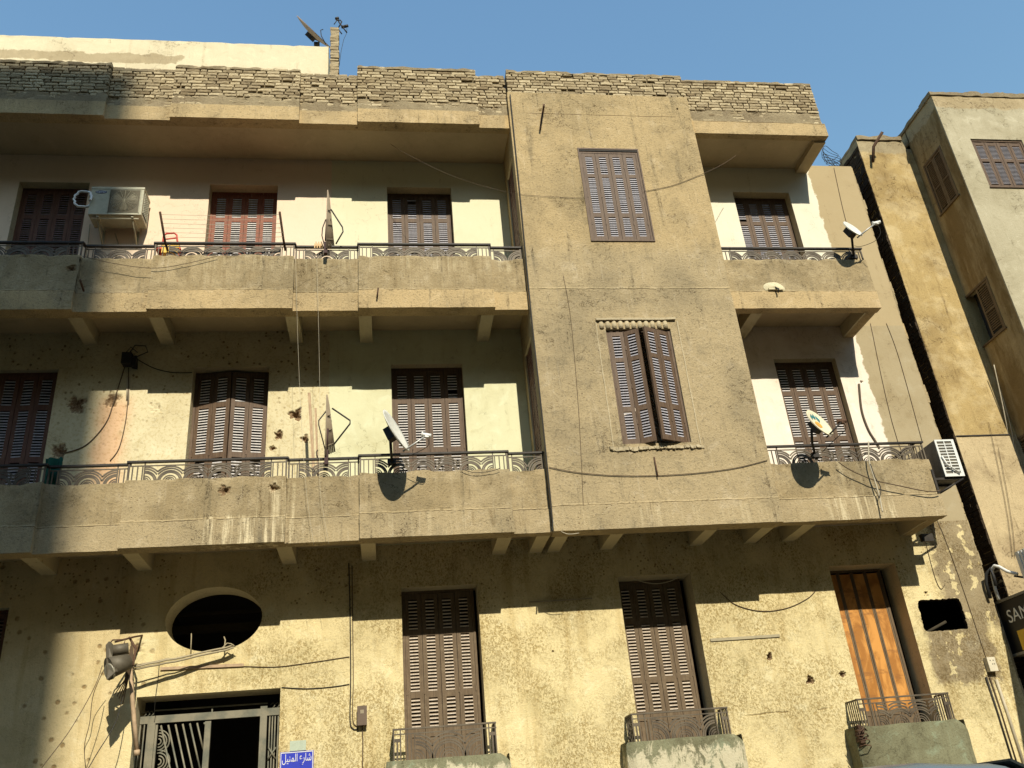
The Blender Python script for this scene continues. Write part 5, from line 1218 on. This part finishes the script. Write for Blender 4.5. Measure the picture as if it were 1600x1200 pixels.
# ================================================================== CAR (roof only just in the frame)
CAR = thing('parked_car', 'blue grey estate car parked at the kerb, only its roof showing at the bottom right', 'car', (4.75, -2.9, -.02))
M_CAR = simple('blue grey car paint', (.15, .19, .21), .3, .3, var=.06, spec=.6)
M_GLS = simple('dark car glass', (.03, .035, .035), .08, var=.05, spec=.7)
TOPZ = 1.845; cyc = -2.85; hw = .86
prof = [(2.55, .35), (2.52, .75), (2.75, .98), (3.55, 1.10), (4.05, 1.55), (4.20, 1.72), (4.42, 1.84), (4.7, TOPZ - .01), (5.05, TOPZ), (5.35, TOPZ - .03), (5.62, 1.80), (6.1, 1.55), (6.75, 1.14), (7.05, 1.0), (7.15, .6), (7.1, .35)]
def sect(x, zt):   # cross-section of the body at x, roof height zt
    out = []
    zb_ = 1.05; k = max(0, (zt - zb_) / (TOPZ - zb_))
    for s_, yy, zz in ((-1, hw, .32), (-1, hw + .02, .65), (-1, hw, min(zt, zb_) - .02)):
        out.append((cyc - yy, zz))
    out.append((cyc - hw + .10 * k + .01, min(zt, zb_) + .6 * max(0, zt - zb_)))
    out.append((cyc - hw + .22 * k + .03, zt - .03 * k - .005)); out.append((cyc - hw + .42, zt)); out.append((cyc, zt + .02 * k)); 
    out += [(2 * cyc - y, z) for y, z in out[:-1][::-1]]; return [Vector((x, y, z)) for y, z in out]
import bisect
def topz(x):
    for (a, za), (b_, zb_) in zip(prof, prof[1:]):
        if a <= x <= b_ and b_ > a: t = (x - a) / (b_ - a); return za + (zb_ - za) * t
    return .9
mb = MB(); xs = [2.56, 2.65, 2.75, 3.0, 3.3, 3.55, 3.75, 3.9, 4.05, 4.2, 4.3, 4.42, 4.55, 4.7, 4.9, 5.05, 5.2, 5.35, 5.5, 5.62, 5.8, 6.0, 6.2, 6.4, 6.75, 7.0, 7.12]
S_ = [sect(x, topz(x)) for x in xs]; n = len(S_[0])
for A_, B_ in zip(S_, S_[1:]):
    for k in range(n - 1):
        i = len(mb.v); mb.v += [A_[k], B_[k], B_[k + 1], A_[k + 1]]; mb.f.append((i, i + 1, i + 2, i + 3)); mb.sm.append(True)
        xm = (A_[k].x + B_[k].x) / 2; side = k in (2, 3, n - 5, n - 4)
        mb.mi.append(0)
for E_ in (S_[0], S_[-1]): i = len(mb.v); mb.v += E_; mb.f.append(tuple(range(i, i + n))); mb.mi.append(0); mb.sm.append(False)
import bmesh
o = mb.build('body', [M_CAR], CAR); bmm = bmesh.new(); bmm.from_mesh(o.data); bmesh.ops.remove_doubles(bmm, verts=bmm.verts, dist=.0005); bmesh.ops.recalc_face_normals(bmm, faces=bmm.faces); bmm.to_mesh(o.data); bmm.free()
for sgn in (-1, 1):
    for (xa, xb, xc, xd) in ((3.72, 4.55, 4.50, 4.28), (4.62, 5.35, 5.30, 4.66), (5.42, 6.2, 5.62, 5.40)):
        g1 = MB(); Yb, Yt = cyc + sgn * (hw - .0), cyc + sgn * (hw - .20)
        pts = [(xa, Yb + sgn * .012, 1.10), (xb, Yb + sgn * .012, 1.10), (xc, Yt + sgn * .03, min(1.79, topz(xc) - .07)), (xd, Yt + sgn * .03, min(1.79, topz(xd) - .07))]
        g1.prism(pts, (0, sgn * .006, 0)); g1.build('side_window', M_GLS, CAR)
g1 = MB(); g1.prism([(5.66, cyc - .64, 1.80), (5.66, cyc + .64, 1.80), (6.72, cyc + .75, 1.17), (6.72, cyc - .75, 1.17)], (.012, 0, .016)); g1.build('windscreen', M_GLS, CAR)
for x in (3.4, 6.3):
    for sgn in (-1, 1):
        wq_ = MB(); Y = cyc + sgn * (hw - .1); wq_.tube([(x, Y - .1, .31), (x, Y + .12 * 1, .31)], .33, 24); wh = wq_.build('wheel', simple('tyre rubber', (.02, .02, .02), .9), CAR)
        rm = MB(); rm.tube([(x, Y + sgn * .122 - .005, .31), (x, Y + sgn * .122 + .006, .31)], .19, 20); rm.build('rim', M_GALV, wh)
for sgn in (-1, 1):
    h_ = MB(); h_.rbox(7.08, 7.16, cyc + sgn * .62 - .14, cyc + sgn * .62 + .14, .72, .86, .05, .003); h_.build('headlight', simple('lamp lens', (.6, .6, .58), .15), CAR)

# ================================================================== TOWER BLOCK ACROSS THE STREET (behind the camera; it shades the left of the facade)
CX0 = len(COL.objects)
for o_ in [CAR]: o_.location.x -= 1.2
t_ = 41.0; ex = -3.42 - SUN.x / SUN.y * t_ ; hz = 12.02 - SUN.z / SUN.y * t_
TW = thing('tower_block', 'tall tower block across the street behind the viewer, shading the left of the facade', 'building', (ex - 9, -t_, 0))
mb = MB(); mb.box(ex - 18, ex, -t_ - 12, -t_, 0, hz); mb.build('wall', M_CON, TW)
mb = MB()
for r in range(13):
    for k in range(6): x = ex - 16.6 + k * 2.8; mb.box(x, x + 1.3, -t_ + .001, -t_ + .04, 1.2 + r * 3.2, 2.8 + r * 3.2)
mb.build('windows', M_SH, TW)

def block(label, x0, x1, y0, y1, h, floors, c):  # unseen buildings added behind the camera to cut sky light on the facade
    b_ = thing('sky_blocker', label, 'building', ((x0 + x1) / 2, y1, 0)); m1 = MB(); m1.box(x0, x1, y0, y1, 0, h); m1.build('wall', plaster('block plaster', c, patch=.5, grain=1), b_)
    m1 = MB(); st = h / floors
    for r in range(floors):
        x = x0 + .8
        while x < x1 - 1.4: m1.box(x, x + 1.1, y1 + .002, y1 + .05, r * st + .9, r * st + 2.3); x += 2.6
    m1.build('windows', M_SH, b_); m1 = MB(); m1.box(x0 - .2, x1 + .2, y1 - .3, y1 + .25, h, h + .5); m1.build('cornice', M_CON, b_)
block('low ochre building added unseen behind the viewer to block sky light', -9, 9, -28, -17.5, 8.2, 2, (.30, .24, .15))
block('tall brown building across the street to the viewer\'s left', -40, -12, -30, -17, 19, 6, (.22, .17, .11))
block('tall tan building across the street to the viewer\'s right', 12, 42, -30, -17, 21, 6, (.24, .19, .12))

block('long grey brown apartment row added unseen behind the viewer to block sky light, right of the tower block', ex + .5, 70, -55, -41.5, 27, 8, (.20, .16, .11))
block('long dark apartment row added unseen behind the viewer to block sky light, left of the tower block', -90, ex - 18.5, -55, -41.5, 30, 9, (.17, .14, .10))
